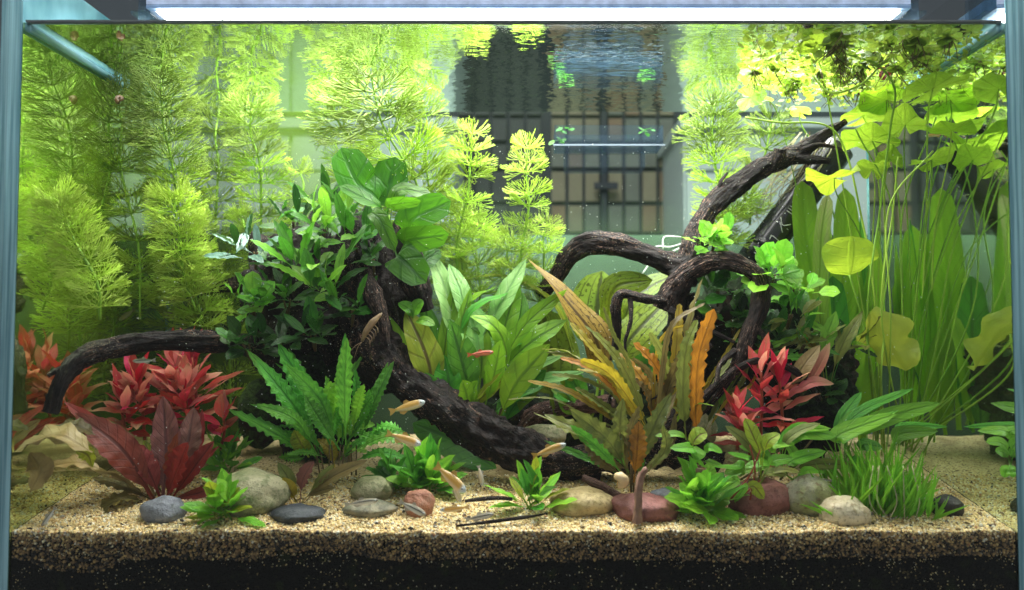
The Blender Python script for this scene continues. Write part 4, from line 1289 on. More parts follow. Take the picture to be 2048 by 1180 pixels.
    for px in [[(1200, 860), (1208, 720), (1200, 620)], [(1240, 860), (1245, 760), (1255, 690)], [(1110, 860), (1102, 800), (1100, 740)], [(1180, 850), (1195, 780), (1196, 700)]]:
        tube('petiole', [P(x, y, Y + .004) for x, y in px], [.002, .0018, .0014], 'stemgreen', t, n=10)
build_center()

def build_crypts():
    # orange toothed plant
    b = P(1310, 880, .13)
    t = thing('toothed_leaf_plant', 'clump of long toothed olive and orange leaves in front of the wood loop', 'aquatic plant', b)
    K = dict(pr='strap', pf=.14, ruf=.18, rn=7, serr=.15, sn=12, n=44, nx=4, fold=.22, pw=.10)
    Y = .11
    for px, w, m in [
        ([(1285, 870), (1225, 780), (1150, 720), (1094, 704)], 34, 'olive'), ([(1290, 860), (1230, 750), (1180, 690), (1140, 645)], 22, 'gold'),
        ([(1295, 860), (1265, 770), (1230, 710), (1185, 662)], 30, 'olive'), ([(1345, 810), (1330, 770), (1305, 725), (1266, 686)], 40, 'orange'),
        ([(1392, 890), (1392, 800), (1398, 710), (1428, 618)], 44, 'orange'), ([(1285, 880), (1200, 820), (1130, 780), (1055, 762)], 18, 'gold'),
        ([(1315, 870), (1300, 790), (1270, 740), (1225, 700)], 32, 'orange'), ([(1372, 880), (1366, 790), (1372, 700), (1395, 640)], 36, 'olive'),
        ([(1425, 850), (1460, 760), (1510, 710), (1600, 668)], 18, 'lime'), ([(1310, 880), (1325, 740), (1345, 650), (1410, 606)], 15, 'olivebrown'),
        ([(1275, 880), (1230, 830), (1190, 800), (1150, 775)], 28, 'olive'), ([(1330, 880), (1330, 800), (1350, 740), (1365, 700)], 28, 'olivebrown'),
        ([(1300, 870), (1260, 800), (1215, 745), (1160, 720)], 30, 'gold'), ([(1390, 850), (1420, 790), (1440, 750), (1480, 700)], 16, 'olive'),
        ([(1345, 860), (1365, 825), (1395, 808), (1428, 812)], 13, 'lime'), ([(1320, 860), (1305, 810), (1290, 780), (1268, 760)], 30, 'olivebrown'),
        ([(1400, 880), (1440, 800), (1480, 770), (1500, 715)], 14, 'olive'), ([(1290, 870), (1240, 790), (1180, 735), (1120, 715)], 20, 'orange')]:
        L(t, px, w * .78, m, Y + R.uniform(-.012, .012), R.uniform(-.03, .02), .04, roll=R.uniform(-.5, .5), twist=R.uniform(-.7, .7), **K)
        L(t, more(px, 40, R, .3), w * R.uniform(.4, .62), R.choice(['olive', 'olive', 'olivebrown', 'olive', 'gold']), Y + R.uniform(.0, .03), R.uniform(-.03, .02), .04, roll=R.uniform(-.6, .6), twist=R.uniform(-.9, .9), **K)
    b = P(1265, 965, .07)
    t = thing('toothed_leaf_plant', 'low olive toothed plant with one upright orange leaf above the snail shell', 'aquatic plant', b)
    K2 = dict(pr='lance', pf=.2, ruf=.22, rn=5, serr=.15, sn=9, n=34, nx=4, fold=.2, pw=.09)
    for px, w, m in [([(1250, 955), (1190, 880), (1088, 828)], 38, 'olive'), ([(1258, 950), (1215, 880), (1138, 818)], 38, 'olive'), ([(1255, 950), (1240, 870), (1246, 796)], 32, 'olive'),
                     ([(1275, 950), (1300, 870), (1342, 786)], 38, 'olive'), ([(1268, 965), (1274, 905), (1278, 842)], 42, 'orange'), ([(1258, 945), (1232, 905), (1200, 868)], 24, 'crinkle'),
                     ([(1250, 955), (1205, 920), (1165, 872)], 36, 'olivebrown'), ([(1280, 955), (1315, 925), (1350, 885)], 22, 'olivebrown'), ([(1250, 955), (1200, 900), (1140, 850)], 28, 'crinkle'),
                     ([(1270, 950), (1260, 890), (1225, 835)], 24, 'olivebrown'), ([(1280, 960), (1330, 900), (1325, 850)], 24, 'olive')]:
        L(t, px, w * .9, m, .065 + R.uniform(-.01, .01), R.uniform(-.02, .01), .06, roll=R.uniform(-.4, .4), twist=R.uniform(-.4, .4), **K2)
        L(t, more(px, 26, R, .3), w * R.uniform(.5, .75), R.choice(['olive', 'olivebrown', 'crinkle']), .075 + R.uniform(-.01, .015), R.uniform(-.02, .01), .06, roll=R.uniform(-.5, .5), twist=R.uniform(-.6, .6), **K2)
    for q in (1262, 1268, 1274):
        tube('petiole', [P(q, 985, .07), P(q + R.uniform(-8, 8), 930, .068)], [.0011, .0009], 'stembrown', t, n=4)
    # bright crinkled crypt
    b = P(670, 930, .10)
    t = thing('crinkled_leaf_plant', 'bright green plant with long crinkled leaves in front of the dark mound', 'aquatic plant', b)
    K3 = dict(pr='lance', pf=.16, ruf=.34, rn=10, serr=.14, sn=11, n=40, nx=4, fold=.2, pw=.10)
    for px, w, m in [
        ([(665, 900), (615, 790), (556, 686)], 46, 'crinkle'), ([(645, 900), (585, 810), (512, 718)], 42, 'crinkle'), ([(692, 890), (690, 780), (694, 676)], 38, 'crinkle'),
        ([(672, 890), (640, 800), (572, 728)], 40, 'crinkle'), ([(632, 905), (590, 840), (513, 808)], 28, 'crinkle'), ([(610, 910), (560, 870), (456, 818)], 34, 'crinkle'),
        ([(662, 870), (670, 795), (702, 726)], 34, 'forelime'), ([(720, 880), (752, 795), (788, 722)], 26, 'crinkle'), ([(672, 890), (695, 850), (750, 850)], 38, 'forelime'),
        ([(670, 935), (660, 900), (634, 878)], 34, 'gold'), ([(618, 915), (604, 890), (588, 860)], 40, 'yellowleaf'), ([(702, 870), (715, 815), (728, 768)], 30, 'forelime'),
        ([(692, 910), (770, 875), (835, 888)], 36, 'crinkle'), ([(702, 925), (760, 905), (815, 918)], 24, 'crinkle'), ([(652, 915), (612, 905), (572, 910)], 20, 'crinkle'),
        ([(722, 890), (760, 855), (805, 862)], 36, 'crinkle'), ([(645, 905), (600, 850), (538, 828)], 38, 'crinkle'), ([(662, 870), (655, 810), (662, 762)], 36, 'forelime'),
        ([(732, 860), (748, 810), (764, 768)], 28, 'crinkle'), ([(680, 900), (640, 840), (610, 790)], 36, 'crinkle'), ([(690, 900), (720, 830), (745, 790)], 34, 'crinkle'),
        ([(680, 920), (700, 895), (735, 905)], 28, 'forelime'), ([(640, 925), (600, 880), (560, 862)], 30, 'crinkle'), ([(660, 890), (670, 840), (690, 800)], 34, 'crinkle')]:
        L(t, px, w * .88, m, .095 + R.uniform(-.015, .015), R.uniform(-.03, .01), .05, roll=R.uniform(-.45, .45), twist=R.uniform(-.5, .5), **K3)
        if w > 24: L(t, more(px, 24, R, .3), w * R.uniform(.5, .75), R.choice(['crinkle', 'crinkle', 'green']), .11 + R.uniform(-.015, .015), R.uniform(-.02, .01), .05, roll=R.uniform(-.5, .5), twist=R.uniform(-.6, .6), **K3)
    for q in range(9):
        tube('petiole', [P(640 + q * 9, 950, .10), P(636 + q * 10 + R.uniform(-9, 9), 890, .097)], [.0009, .0008], 'stembrown', t, n=4)
    # single big leaf lying below the root
    b = G(985, 945)
    t = thing('fallen_leaf', 'single large oval green leaf lying below the slanting root', 'leaf', b)
    L(t, [(992, 938), (915, 885), (826, 846)], 82, 'green', b.y + .01, .02, .02, pr='oval', pf=.04, n=18, nx=6, fold=.06, ruf=.05, name='blade')
    # small brown crypt in front
    b = G(597, 1010)
    t = thing('brown_crypt', 'small mauve and olive plant rising behind the flat slate pebble', 'aquatic plant', b)
    for px, w, m in [([(592, 1006), (580, 965), (556, 925)], 26, 'olive'), ([(600, 1006), (606, 960), (628, 922)], 36, 'mauve'), ([(604, 1006), (638, 962), (668, 928)], 26, 'olive'),
                     ([(608, 1006), (655, 960), (735, 920)], 30, 'olivebrown'), ([(592, 1006), (582, 985), (566, 955)], 30, 'gold'), ([(596, 1006), (570, 970), (525, 950)], 24, 'olivebrown'), ([(604, 1000), (630, 985), (670, 975)], 20, 'olivebrown')]:
        L(t, px, w, m, b.y, R.uniform(-.01, .01), .05, roll=R.uniform(-.4, .4), pr='lance', pf=.3, n=16, ruf=.15)
    # red-brown rosette
    b = G(322, 1000)
    t = thing('red_rosette', 'rosette of long dark red and brown leaves behind the blue-grey pebble', 'aquatic plant', b)
    K4 = dict(pr='lance', pf=.14, ruf=.16, rn=6, serr=.03, sn=9, n=26, nx=6, fold=.16, pw=.12)
    for px, w, m, d, rl in [
        ([(308, 1000), (245, 900), (150, 826)], 74, 'redbrown', -.02, .1), ([(310, 990), (262, 900), (205, 838)], 46, 'tanleaf', .02, -.3), ([(325, 1000), (332, 910), (326, 792)], 68, 'mauve', .02, 0),
        ([(340, 990), (372, 900), (388, 814)], 58, 'mauve', .03, .1), ([(332, 1000), (352, 945), (376, 885)], 66, 'redleaf', -.02, 0), ([(342, 1000), (385, 940), (428, 882)], 42, 'redbrown', .0, .2),
        ([(315, 990), (306, 930), (288, 880)], 30, 'yellowleaf', .01, .2), ([(300, 995), (205, 945), (72, 945)], 50, 'tanleaf', -.01, .9), ([(298, 1005), (235, 1000), (166, 1062)], 62, 'olivebrown', -.035, .5),
        ([(320, 995), (290, 930), (240, 880)], 50, 'redbrown', .0, .1), ([(335, 1000), (400, 985), (440, 965)], 26, 'redbrown', .01, .6), ([(305, 1000), (240, 970), (185, 955)], 40, 'olivebrown', .02, .5)]:
        L(t, px, w * .88, m, max(.022, b.y), d, .03, roll=rl, **K4)
        if px[2][1] < 900: L(t, more(px, 22, R, .4), w * .5, R.choice(['redbrown', 'redleaf', 'olivebrown']), b.y + .012, d, .03, roll=R.uniform(-.5, .5), **K4)
    # tan leaves by the left glass; the outermost stand in for reflections
    for i, (px, w, m, Y, lb) in enumerate([
        ([(185, 905), (110, 870), (28, 905)], 66, 'tanleaf', .014, 'big curled tan leaf added at the left glass to stand in for a reflection'),
        ([(205, 940), (150, 925), (72, 940)], 40, 'tanleaf', .035, 'narrow yellowed leaf lying on the sand beside the dark red rosette'),
        ([(150, 900), (175, 910), (185, 935)], 34, 'yellowleaf', .04, 'small ochre leaf hanging below the curled tan leaf'),
        ([(60, 985), (80, 940), (60, 905)], 50, 'tanleaf', .012, 'pale upright leaf scrap added at the left glass to stand in for a reflection'),
        ([(190, 870), (150, 850), (95, 860)], 40, 'olivebrown', .05, 'olive brown leaf behind the curled tan leaf')]):
        t = thing('leaf_litter', lb, 'leaf', G(*px[0]) if px[0][1] > 930 else P(*px[0], Y))
        L(t, px, w, m, Y, -.01, .05, pr='lance', pf=.05, n=18, nx=6, ruf=.2, rn=4, roll=.4, name='blade')
build_crypts()

def build_reds():
    def red(x0, y0, Y, h, n, seed, lb, lpx=66, mats=('red', 'coral', 'magenta', 'coral', 'coral')):
        rg = random.Random(seed)
        b = P(x0, y0, Y)
        t = thing('red_stem_plant', lb, 'aquatic plant', b)
        s = mpp(Y)
        top = b + Vector((rg.uniform(-.012, .012), -.01, h * s))
        tube('stem', [b, (b + top) / 2 + Vector((rg.uniform(-.004, .004), 0, 0)), top], [.0018, .0016, .0012], 'stemred', t, n=10)
        for i in range(n):
            f = .25 + .75 * (i + .5) / n
            p = b.lerp(top, f)
            az = i * 2.4 + rg.uniform(-.4, .4)
            e = math.radians(-6 + 80 * max(0, (f - .25) / .75) ** 1.5 + rg.uniform(-20, 20))
            d = Vector((math.cos(az) * math.cos(e), math.sin(az) * math.cos(e) * .8 - .1, math.sin(e) + .12))
            up = Vector((-math.cos(az) * math.sin(e), -math.sin(az) * math.sin(e) - .45, math.cos(e)))
            mm = rg.choice(mats) if f < .8 else rg.choice(('magenta', 'red', 'coral'))
            put_leaf(t, p, d, up, lpx * 1.15 * s * rg.uniform(.7, 1.2) * (1 if f < .85 else .85), (26 if x0 < 800 else 22) * s * rg.uniform(.75, 1.2), unit('red', mm, rg.randrange(3)))
    red(290, 880, .165, 125, 24, 1, 'coral and red stem plant left of the tallest red stem, under the bent branch', 74)
    red(335, 880, .18, 150, 24, 2, 'tallest red stem plant with magenta top beside the crinkled plant', 76)
    red(400, 870, .18, 155, 22, 3, 'red stem plant with long rusty leaves beside the dim round-leaved plant', 82, ('coral', 'red', 'redbrown', 'coral'))
    red(262, 890, .16, 95, 18, 4, 'short pink stem plant at the end of the bent branch', 66)
    red(370, 880, .155, 110, 20, 5, 'crimson stem plant above the mauve leaves of the rosette', 70, ('magenta', 'red', 'coral'))
    red(440, 900, .15, 70, 8, 6, 'small red sprig at the foot of the tall stone', 52, ('red', 'magenta', 'redbrown'))
    red(1475, 900, .10, 85, 14, 11, 'dark red stem plant beside the toothed orange leaves', 66, ('redbrown', 'red', 'coral', 'redleaf'))
    red(1520, 890, .105, 150, 17, 12, 'tall crimson stem plant below the wood loop', 72, ('magenta', 'red', 'coral', 'redleaf'))
    red(1565, 900, .105, 150, 16, 13, 'bright red stem plant with pink tips below the black twig', 78, ('magenta', 'coral', 'red'))
    red(1500, 910, .09, 60, 10, 14, 'low rusty stem plant at the foot of the crimson stems', 56, ('redbrown', 'coral', 'redleaf'))
    # olive pink leaf pointing to the mound
    b = P(1590, 760, .12)
    t = thing('pink_leaf_plant', 'pair of long pink-olive leaves leaning over the moss mound', 'aquatic plant', b)
    L(t, [(1585, 770), (1605, 735), (1640, 690)], 34, 'tanleaf', .105, -.01, .05, pr='lance', pf=.06, n=14)
    L(t, [(1585, 790), (1625, 765), (1668, 768)], 26, 'coral', .10, -.01, .05, pr='lance', pf=.06, n=14)
    L(t, [(1610, 780), (1640, 730), (1660, 685)], 22, 'coral', .11, -.01, .05, pr='lance', pf=.06, n=14)
build_reds()

def build_foreground():
    for i, (x, y, n, ln, w, mats, lb, el) in enumerate([
        (450, 1040, 38, 82, 27, ['forelime', 'forelime', 'forelime', 'bucelime', 'yellowleaf'], 'bright green leafy tuft in front of the large greenish tan stone', (2, 66)),
        (1062, 1020, 30, 84, 22, ['forelime', 'forelime', 'crinkle', 'yellowleaf'], 'bright green leafy tuft left of the yellowish tan stone', (14, 80)),
        (1400, 1030, 40, 96, 33, ['forelime', 'bucelime', 'crinkle', 'forelime'], 'bright green leafy tuft right of the oval maroon stone', (4, 70)),
        (848, 985, 40, 98, 28, ['crinkle', 'forelime'], 'dense green leafy tuft behind the reddish brown pebble', (10, 75)),
        (455, 945, 20, 76, 27, ['crinkle', 'forelime'], 'small green leafy tuft behind the large greenish tan stone', (15, 75)),
        (790, 980, 16, 72, 24, ['crinkle', 'green'], 'shaded green tuft over the speckled tan stone', (10, 70)),
    ]):
        b = G(x, y)
        t = thing('leafy_tuft', lb, 'aquatic plant', b)
        rosette(t, b + Vector((0, 0, .002)), n, ln, w, mats, 'blade', el, random.Random(300 + i), stem=.014, face=.30, spread=.010, lv=.30)
        for k in range(3):
            tube('stem', [b + Vector((R.uniform(-.008, .008), 0, -.002)), b + Vector((R.uniform(-.008, .008), 0, .012))], [.0009, .0008], 'stemgreen', t, n=4)
    # grass clump
    rg = random.Random(77)
    b = G(1775, 1040)
    t = thing('grass_clump', 'dense clump of fine grass-like green blades beside the cream pebble', 'aquatic plant', b)
    s = mpp(b.y)
    bladepos = []
    for i in range(230):
        ox = rg.gauss(0, 52) * s; oy = rg.uniform(0, .05)
        bx = b + Vector((max(-95 * s, min(95 * s, ox)), oy, 0)); bx.z = sand_z(bx.x, bx.y) - .001
        an = rg.gauss(0, .50) + ox / s / 260
        ln = rg.uniform(90, 185) * s * (1 - .35 * abs(ox) / (95 * s))
        d = Vector((math.sin(an), rg.gauss(-.05, .25), math.cos(an)))
        put_leaf(t, bx, d, Vector((rg.uniform(-.8, .8), -1, .3)), ln, rg.uniform(5, 11) * s, unit('grass', rg.choice(['grass', 'grass', 'forelime']), rg.randrange(3)), name='blade')
    for k in range(5):
        a = b + Vector((rg.uniform(-.04, .04), .0, .05))
        tube('runner', [a, a + Vector((rg.uniform(-.01, .01), -.005, -.03)), a + Vector((rg.uniform(-.012, .012), -.006, -.048))], [.0005, .0005, .0004], 'rootpale', t, n=8, sides=5)
    # creeping oval-leaved plants on the right
    OV = dict(pr='oval', pf=.34, fold=.14, ruf=.08, rn=2, n=16, nx=4, pw=.06)
    b = P(1690, 925, .07)
    t = thing('oval_leaf_plant', 'plant with arching olive-green oval leaves above the grass clump', 'aquatic plant', b)
    for px, w, m, dY in [([(1690, 930), (1690, 880), (1700, 845), (1764, 802)], 42, 'bucelime', .02), ([(1690, 930), (1710, 870), (1770, 835), (1880, 806)], 40, 'bucelime', .01), ([(1680, 930), (1670, 885), (1690, 865), (1792, 828)], 40, 'bucelime', -.01),
                         ([(1770, 940), (1790, 890), (1800, 868), (1876, 862)], 34, 'bucelime', .02), ([(1690, 930), (1720, 900), (1730, 890), (1765, 895)], 30, 'crinkle', -.01), ([(1700, 930), (1690, 890), (1670, 880), (1640, 872)], 30, 'crinkle', .01)]:
        L(t, px, w * .9, m, .075, dY, .06, roll=R.uniform(-.3, .5), **OV)
        L(t, more(px, 26, R, .5), w * .62, 'crinkle', .085, dY, .06, roll=R.uniform(-.3, .5), **OV)
    b = P(1580, 950, .06)
    t = thing('oval_leaf_plant', 'oval-leaved plant spreading over the maroon and lichen-covered stones', 'aquatic plant', b)
    for px, w, m in [([(1560, 950), (1575, 890), (1600, 862), (1672, 872)], 38, 'bucelime'), ([(1560, 950), (1580, 925), (1600, 915), (1652, 902)], 30, 'bucelime'), ([(1570, 950), (1560, 900), (1580, 870), (1625, 848)], 30, 'crinkle'),
                     ([(1560, 950), (1550, 905), (1545, 890), (1590, 888)], 28, 'bucelime'), ([(1580, 960), (1600, 950), (1620, 940), (1650, 945)], 24, 'forelime'), ([(1560, 955), (1540, 930), (1520, 925), (1490, 935)], 26, 'bucelime'),
                     ([(1560, 950), (1530, 900), (1515, 885), (1500, 862)], 26, 'olive'), ([(1545, 950), (1530, 920), (1525, 905), (1478, 892)], 26, 'bucelime'), ([(1570, 955), (1575, 930), (1590, 915), (1570, 880)], 26, 'bucelime')]:
        L(t, px, w, m, .06 + R.uniform(-.01, .01), R.uniform(-.02, .01), .06, roll=R.uniform(-.3, .6), **OV)
        L(t, more(px, 24, R, .4), w * .75, R.choice([m, 'crinkle', 'olive']), .07 + R.uniform(-.01, .01), R.uniform(-.02, .01), .06, roll=R.uniform(-.3, .6), **OV)
    for px in [[(1480, 960), (1540, 920), (1600, 850)], [(1510, 980), (1530, 930), (1560, 880)], [(1560, 960), (1600, 910), (1640, 860)]]:
        tube('stem', [P(x, y, .065) for x, y in px], [.0012, .001, .0008], 'stembrown', t, n=10)
    b = P(1515, 990, .035)
    t = thing('oval_leaf_plant', 'yellow-green sprig with upright oval leaves in front of the dark red stems', 'aquatic plant', b)
    for px, w, m in [([(1520, 980), (1520, 910), (1505, 870), (1490, 836)], 34, 'yellowleaf'), ([(1520, 960), (1530, 900), (1540, 880), (1560, 868)], 26, 'yellowleaf'), ([(1505, 990), (1500, 975), (1510, 975), (1528, 998)], 26, 'yellowleaf'),
                     ([(1515, 970), (1500, 920), (1490, 915), (1455, 905)], 24, 'bucelime'), ([(1515, 970), (1490, 940), (1480, 935), (1448, 948)], 24, 'bucelime'), ([(1520, 960), (1540, 930), (1550, 920), (1585, 915)], 24, 'bucelime'),
                     ([(1515, 980), (1530, 950), (1545, 945), (1575, 950)], 22, 'olive'), ([(1515, 980), (1480, 960), (1470, 965), (1440, 985)], 22, 'bucelime')]:
        L(t, px, w, m, .04 + R.uniform(-.008, .008), R.uniform(-.015, .01), .06, roll=R.uniform(-.3, .5), **OV)
        L(t, more(px, 20, R, .4), w * .75, R.choice([m, 'bucelime', 'olive']), .05 + R.uniform(-.008, .008), R.uniform(-.015, .01), .06, roll=R.uniform(-.3, .5), **OV)
    for px in [[(1460, 1000), (1500, 950), (1520, 900)], [(1500, 1000), (1510, 940), (1500, 890)], [(1480, 995), (1520, 960), (1560, 905)]]:
        tube('stem', [P(x, y, .042) for x, y in px], [.0011, .0009, .0007], 'stemred', t, n=10)
    b = P(1393, 930, .06)
    t = thing('sprig', 'light green sprig of pointed leaves above the striped snail', 'aquatic plant', b)
    for px, w, m in [([(1390, 925), (1385, 890), (1400, 870), (1414, 866)], 34, 'yellowleaf'), ([(1388, 925), (1385, 900), (1380, 895), (1340, 896)], 26, 'bucelime'), ([(1388, 930), (1390, 915), (1395, 905), (1390, 920)], 30, 'forelime'),
                     ([(1385, 900), (1370, 875), (1350, 868), (1310, 872)], 16, 'bucelime'), ([(1392, 925), (1410, 905), (1420, 895), (1445, 905)], 20, 'bucelime'), ([(1395, 930), (1415, 920), (1420, 925), (1450, 935)], 16, 'bucelime')]:
        L(t, px, w, m, .055, R.uniform(-.015, .01), .06, **OV)
    # plant at the right glass
    b = P(1990, 960, .03)
    t = thing('oval_leaf_plant', 'pale oval-leaved plant pressed against the right glass', 'aquatic plant', P(2010, 960, .012))
    for px, w in [([(2030, 930), (2020, 880), (2010, 862), (1955, 862)], 24), ([(2030, 940), (2015, 900), (2000, 886), (1972, 884)], 26), ([(2028, 950), (2015, 915), (2005, 905), (1990, 902)], 26), ([(2025, 960), (2020, 945), (2012, 940), (2008, 955)], 24)]:
        L(t, px, w, 'bucelime', .008, .004, .0, **OV)
build_foreground()

def build_swords():
    K = dict(pr='strap', pf=.12, fold=.14, ruf=.05, rn=3, n=22, nx=6, pw=.16)
    b = P(1650, 850, .24)
    t = thing('sword_plant', 'tall sword plant with upright green blades between the moss mound and the back corner', 'aquatic plant', b)
    for px, w, m, Y in [([(1655, 860), (1632, 620), (1612, 470), (1604, 362)], 62, 'sword', .20), ([(1655, 860), (1640, 640), (1642, 480), (1656, 388)], 38, 'swordpale', .19), ([(1665, 860), (1680, 640), (1690, 500), (1690, 376)], 64, 'sword', .245),
                        ([(1645, 860), (1610, 680), (1585, 580), (1556, 500)], 46, 'sword', .23), ([(1670, 860), (1672, 760), (1670, 660), (1665, 552)], 66, 'green', .225), ([(1690, 865), (1700, 790), (1708, 710), (1722, 630)], 46, 'sword', .21),
                        ([(1640, 850), (1620, 760), (1600, 690), (1580, 620)], 50, 'sword', .25), ([(1680, 860), (1700, 700), (1712, 560), (1700, 450)], 50, 'sword', .27), ([(1700, 870), (1715, 800), (1720, 720), (1690, 640)], 50, 'sword', .24),
                        ([(1690, 870), (1690, 800), (1680, 740), (1665, 690)], 44, 'green', .20), ([(1710, 875), (1722, 790), (1728, 700), (1735, 560)], 40, 'sword', .275)]:
        L(t, px, w, m, Y, R.uniform(-.01, .01), .02, roll=R.uniform(-.4, .4), **K)
    b = P(1726, 880, .265)
    t = thing('sword_plant', 'second sword plant with narrow stalks rooted in the back right corner', 'aquatic plant', b)
    for i in range(9):
        f = i / 8
        x = 1700 + 34 * f
        L(t, [(1718 + 12 * f, 885), (x, 780), (x - 20 + 40 * f, 680), (x - 40 + 62 * f, 560 - 150 * R.random())], R.uniform(26, 50), R.choice(['sword', 'green', 'sword']), .255 + R.uniform(-.02, .03), R.uniform(-.01, .01), .01, roll=R.uniform(-.8, .8), pr='lance', pf=.42, n=20, nx=4, pw=.14)
build_swords()

# ------------------------------------------------------------------ water lily with floating leaves
def pad(parent, c, rx, ry, nrm, rot, mat, wave=.12, seed=0, cup=.1, notch=.55):
    rg = random.Random(seed)
    Z = Vector(nrm).normalized()
    X = Vector((1, 0, 0)) - Z * Z.x
    X.normalize(); X = Matrix.Rotation(rot, 3, Z) @ X
    Yv = Z.cross(X)
    V, Fc, UV = [c - parent.location], [], [(.0, .5)]
    nr, na = 5, 30
    p1, p2, p3 = rg.uniform(0, 6), rg.uniform(0, 6), rg.uniform(0, 6)
    for i in range(1, nr + 1):
        r = i / nr
        for j in range(na + 1):
            th = notch * .5 + (2 * math.pi - notch) * j / na
            lobes = 1 + .06 * math.sin(3 * th + p1) + .04 * math.sin(7 * th + p2)
            lobes *= 1 - .10 * math.cos(th) * (1 if math.cos(th) > .5 else 0)
            q = X * (math.cos(th) * r * rx * lobes) + Yv * (math.sin(th) * r * ry * lobes)
            h = (wave * r * r * (math.sin(2 * th + p3) + .6 * math.sin(5 * th + p1)) + cup * r * r) * (rx + ry) * .5
            V.append(c + q + Z * h - parent.location)
            UV.append((r, (th / 6.283 * 6) % 1.0))
    for j in range(na):
        Fc.append((0, 1 + j, 2 + j))
    for i in range(nr - 1):
        for j in range(na):
            a = 1 + i * (na + 1) + j
            Fc.append((a, a + na + 1, a + na + 2, a + 1))
    return mesh_obj('lily_leaf', V, Fc, mat, parent, UV)

def build_lily():
    b = P(1790, 900, .15)
    t = thing('water_lily', 'water lily sending thin stalks and heart-shaped yellow-green leaves up to the surface', 'water lily', b)
    base = [G(1770, 905), G(1800, 900), G(1755, 890), G(1835, 905)]
    rg = random.Random(9)
    leaves = [  # px, py, Y, rx, ry, normal, rot, mat, wave, stalk via
        (1668, 356, .13, 62, 46, (-.15, .25, 1), .5, 'padlime', .18, (1730, 500)),
        (1745, 338, .14, 40, 32, (.2, .3, 1), 1.2, 'pad', .14, (1745, 520)),
        (1745, 282, .16, 76, 60, (.1, .20, 1), .3, 'pad', .16, (1770, 450)),
        (1725, 232, .20, 72, 60, (-.1, .30, 1), 2.0, 'pad', .12, (1760, 420)),
        (1815, 200, .17, 80, 60, (-.2, .25, 1), .8, 'pad', .12, (1800, 430)),
        (1930, 178, .07, 84, 62, (-.1, .22, 1), 2.2, 'pad', .10, (1860, 430)),
        (1872, 250, .13, 80, 54, (.25, .18, 1), 1.2, 'pad', .12, (1850, 500)),
        (1975, 262, .05, 66, 50, (.2, .15, 1), .3, 'pad', .14, (1930, 480)),
        (1925, 320, .10, 52, 36, (-.1, .25, 1), 1.9, 'pad', .16, (1900, 560)),
        (1780, 320, .14, 36, 26, (.3, .4, 1), 1.0, 'pad', .16, (1770, 520)),
        (1500, 195, .16, 40, 36, (-.5, -.7, .3), 2.6, 'pad', .10, (1560, 240)),
        (1630, 90, .045, 52, 40, (0, .4, 1), .6, 'pad', .08, (1650, 170)),
        (1600, 225, .24, 36, 22, (0, .3, 1), .6, 'pad', .08, (1640, 330)),
    ]
    for i, (x, y, Y, rx, ry, nrm, rot, m, wv, via) in enumerate(leaves):
        c = P(x, y, Y)
        s = mpp(Y)
        if c.x > TX - rx * s * .8: c.x = TX - rx * s * .8
        if c.z > WZ - .006: c.z = WZ - .006
        if i % 3 == 1 and y < 300: m = 'padgreen'
        pad(t, c, rx * s * (.82 if y < 300 else 1), ry * s * (.82 if y < 300 else 1), nrm, rot, m, wv * 1.3, i, .05)
        bs = G(1745 + (x - 1700) * .42 + rg.uniform(-14, 14) if x > 1690 else 1745 + rg.uniform(-10, 25), 900 + rg.uniform(-12, 14))
        v = P(via[0], via[1], (Y + bs.y) / 2 - .01)
        v.x = min(v.x, TX - .008)
        r0 = rg.uniform(.0007, .0011)
        tube('stalk', [bs, bs.lerp(v, .5) + Vector((rg.uniform(-.008, .008), 0, 0)), v, c.lerp(v, .25) + Vector((rg.uniform(-.006, .006), -.003, 0)), c], [r0, r0, r0, r0 * .9, r0 * .8], 'stempale' if i % 2 else 'stemgreen', t, n=26, sides=7)
    L(t, [(1699, 550), (1702, 512), (1705, 472)], 112, 'padlime', .13, -.012, .06, pr='round', pf=.02, n=18, nx=8, fold=.05, ruf=.10, rn=1.5, name='lily_leaf')
    tube('stalk', [P(1699, 550, .131), P(1725, 640, .135), P(1742, 740, .14), G(1752, 895)], [.0010] * 4, 'stemgreen', t, n=24, sides=7)
    L(t, [(1742, 622), (1778, 688), (1812, 742)], 92, 'padyellow', .115, .02, -.10, pr='round', pf=.0, n=20, nx=8, fold=-.35, ruf=.5, rn=1.6, serr=.24, sn=1.8, roll=.7, twist=.8, name='lily_leaf')
    tube('stalk', [P(1768, 668, .118), P(1762, 760, .13), G(1765, 898)], [.0010] * 3, 'stempale', t, n=20, sides=7)
    # long runners that snake under the surface
    tube('stalk', [P(1490, 235, .16), P(1560, 245, .15), P(1650, 250, .14), P(1690, 300, .14), P(1720, 420, .14), P(1750, 600, .14), base[0]], [.0011] * 7, 'stempale', t, n=40, sides=7)
    tube('stalk', [P(1640, 85, .045), P(1700, 110, .05), P(1755, 130, .055), P(1790, 180, .07), P(1780, 260, .09), P(1760, 420, .11), P(1735, 640, .12), base[2]], [.0011] * 8, 'stemgreen', t, n=50, sides=7)
    tube('stalk', [P(1625, 150, .10), P(1660, 185, .09), P(1720, 170, .07), P(1760, 132, .06), P(1800, 100, .04)], [.0012] * 5, 'stempale', t, n=30, sides=7)
    for i in range(4):
        x = 1745 + i * 24
        y0 = rg.uniform(180, 320)
        Yq = rg.uniform(.08, .18)
        tube('stalk', [base[i % 4] + Vector((rg.uniform(-.015, .015), rg.uniform(-.01, .01), 0)), P(x + rg.uniform(-20, 20), 640, Yq), P(x + rg.uniform(-30, 40), 420, Yq - .01), P(min(x + rg.uniform(-50, 80), 1900), y0, Yq - .02)], [.0009] * 4, rg.choice(['stempale', 'stemgreen']), t, n=26, sides=6)
build_lily()

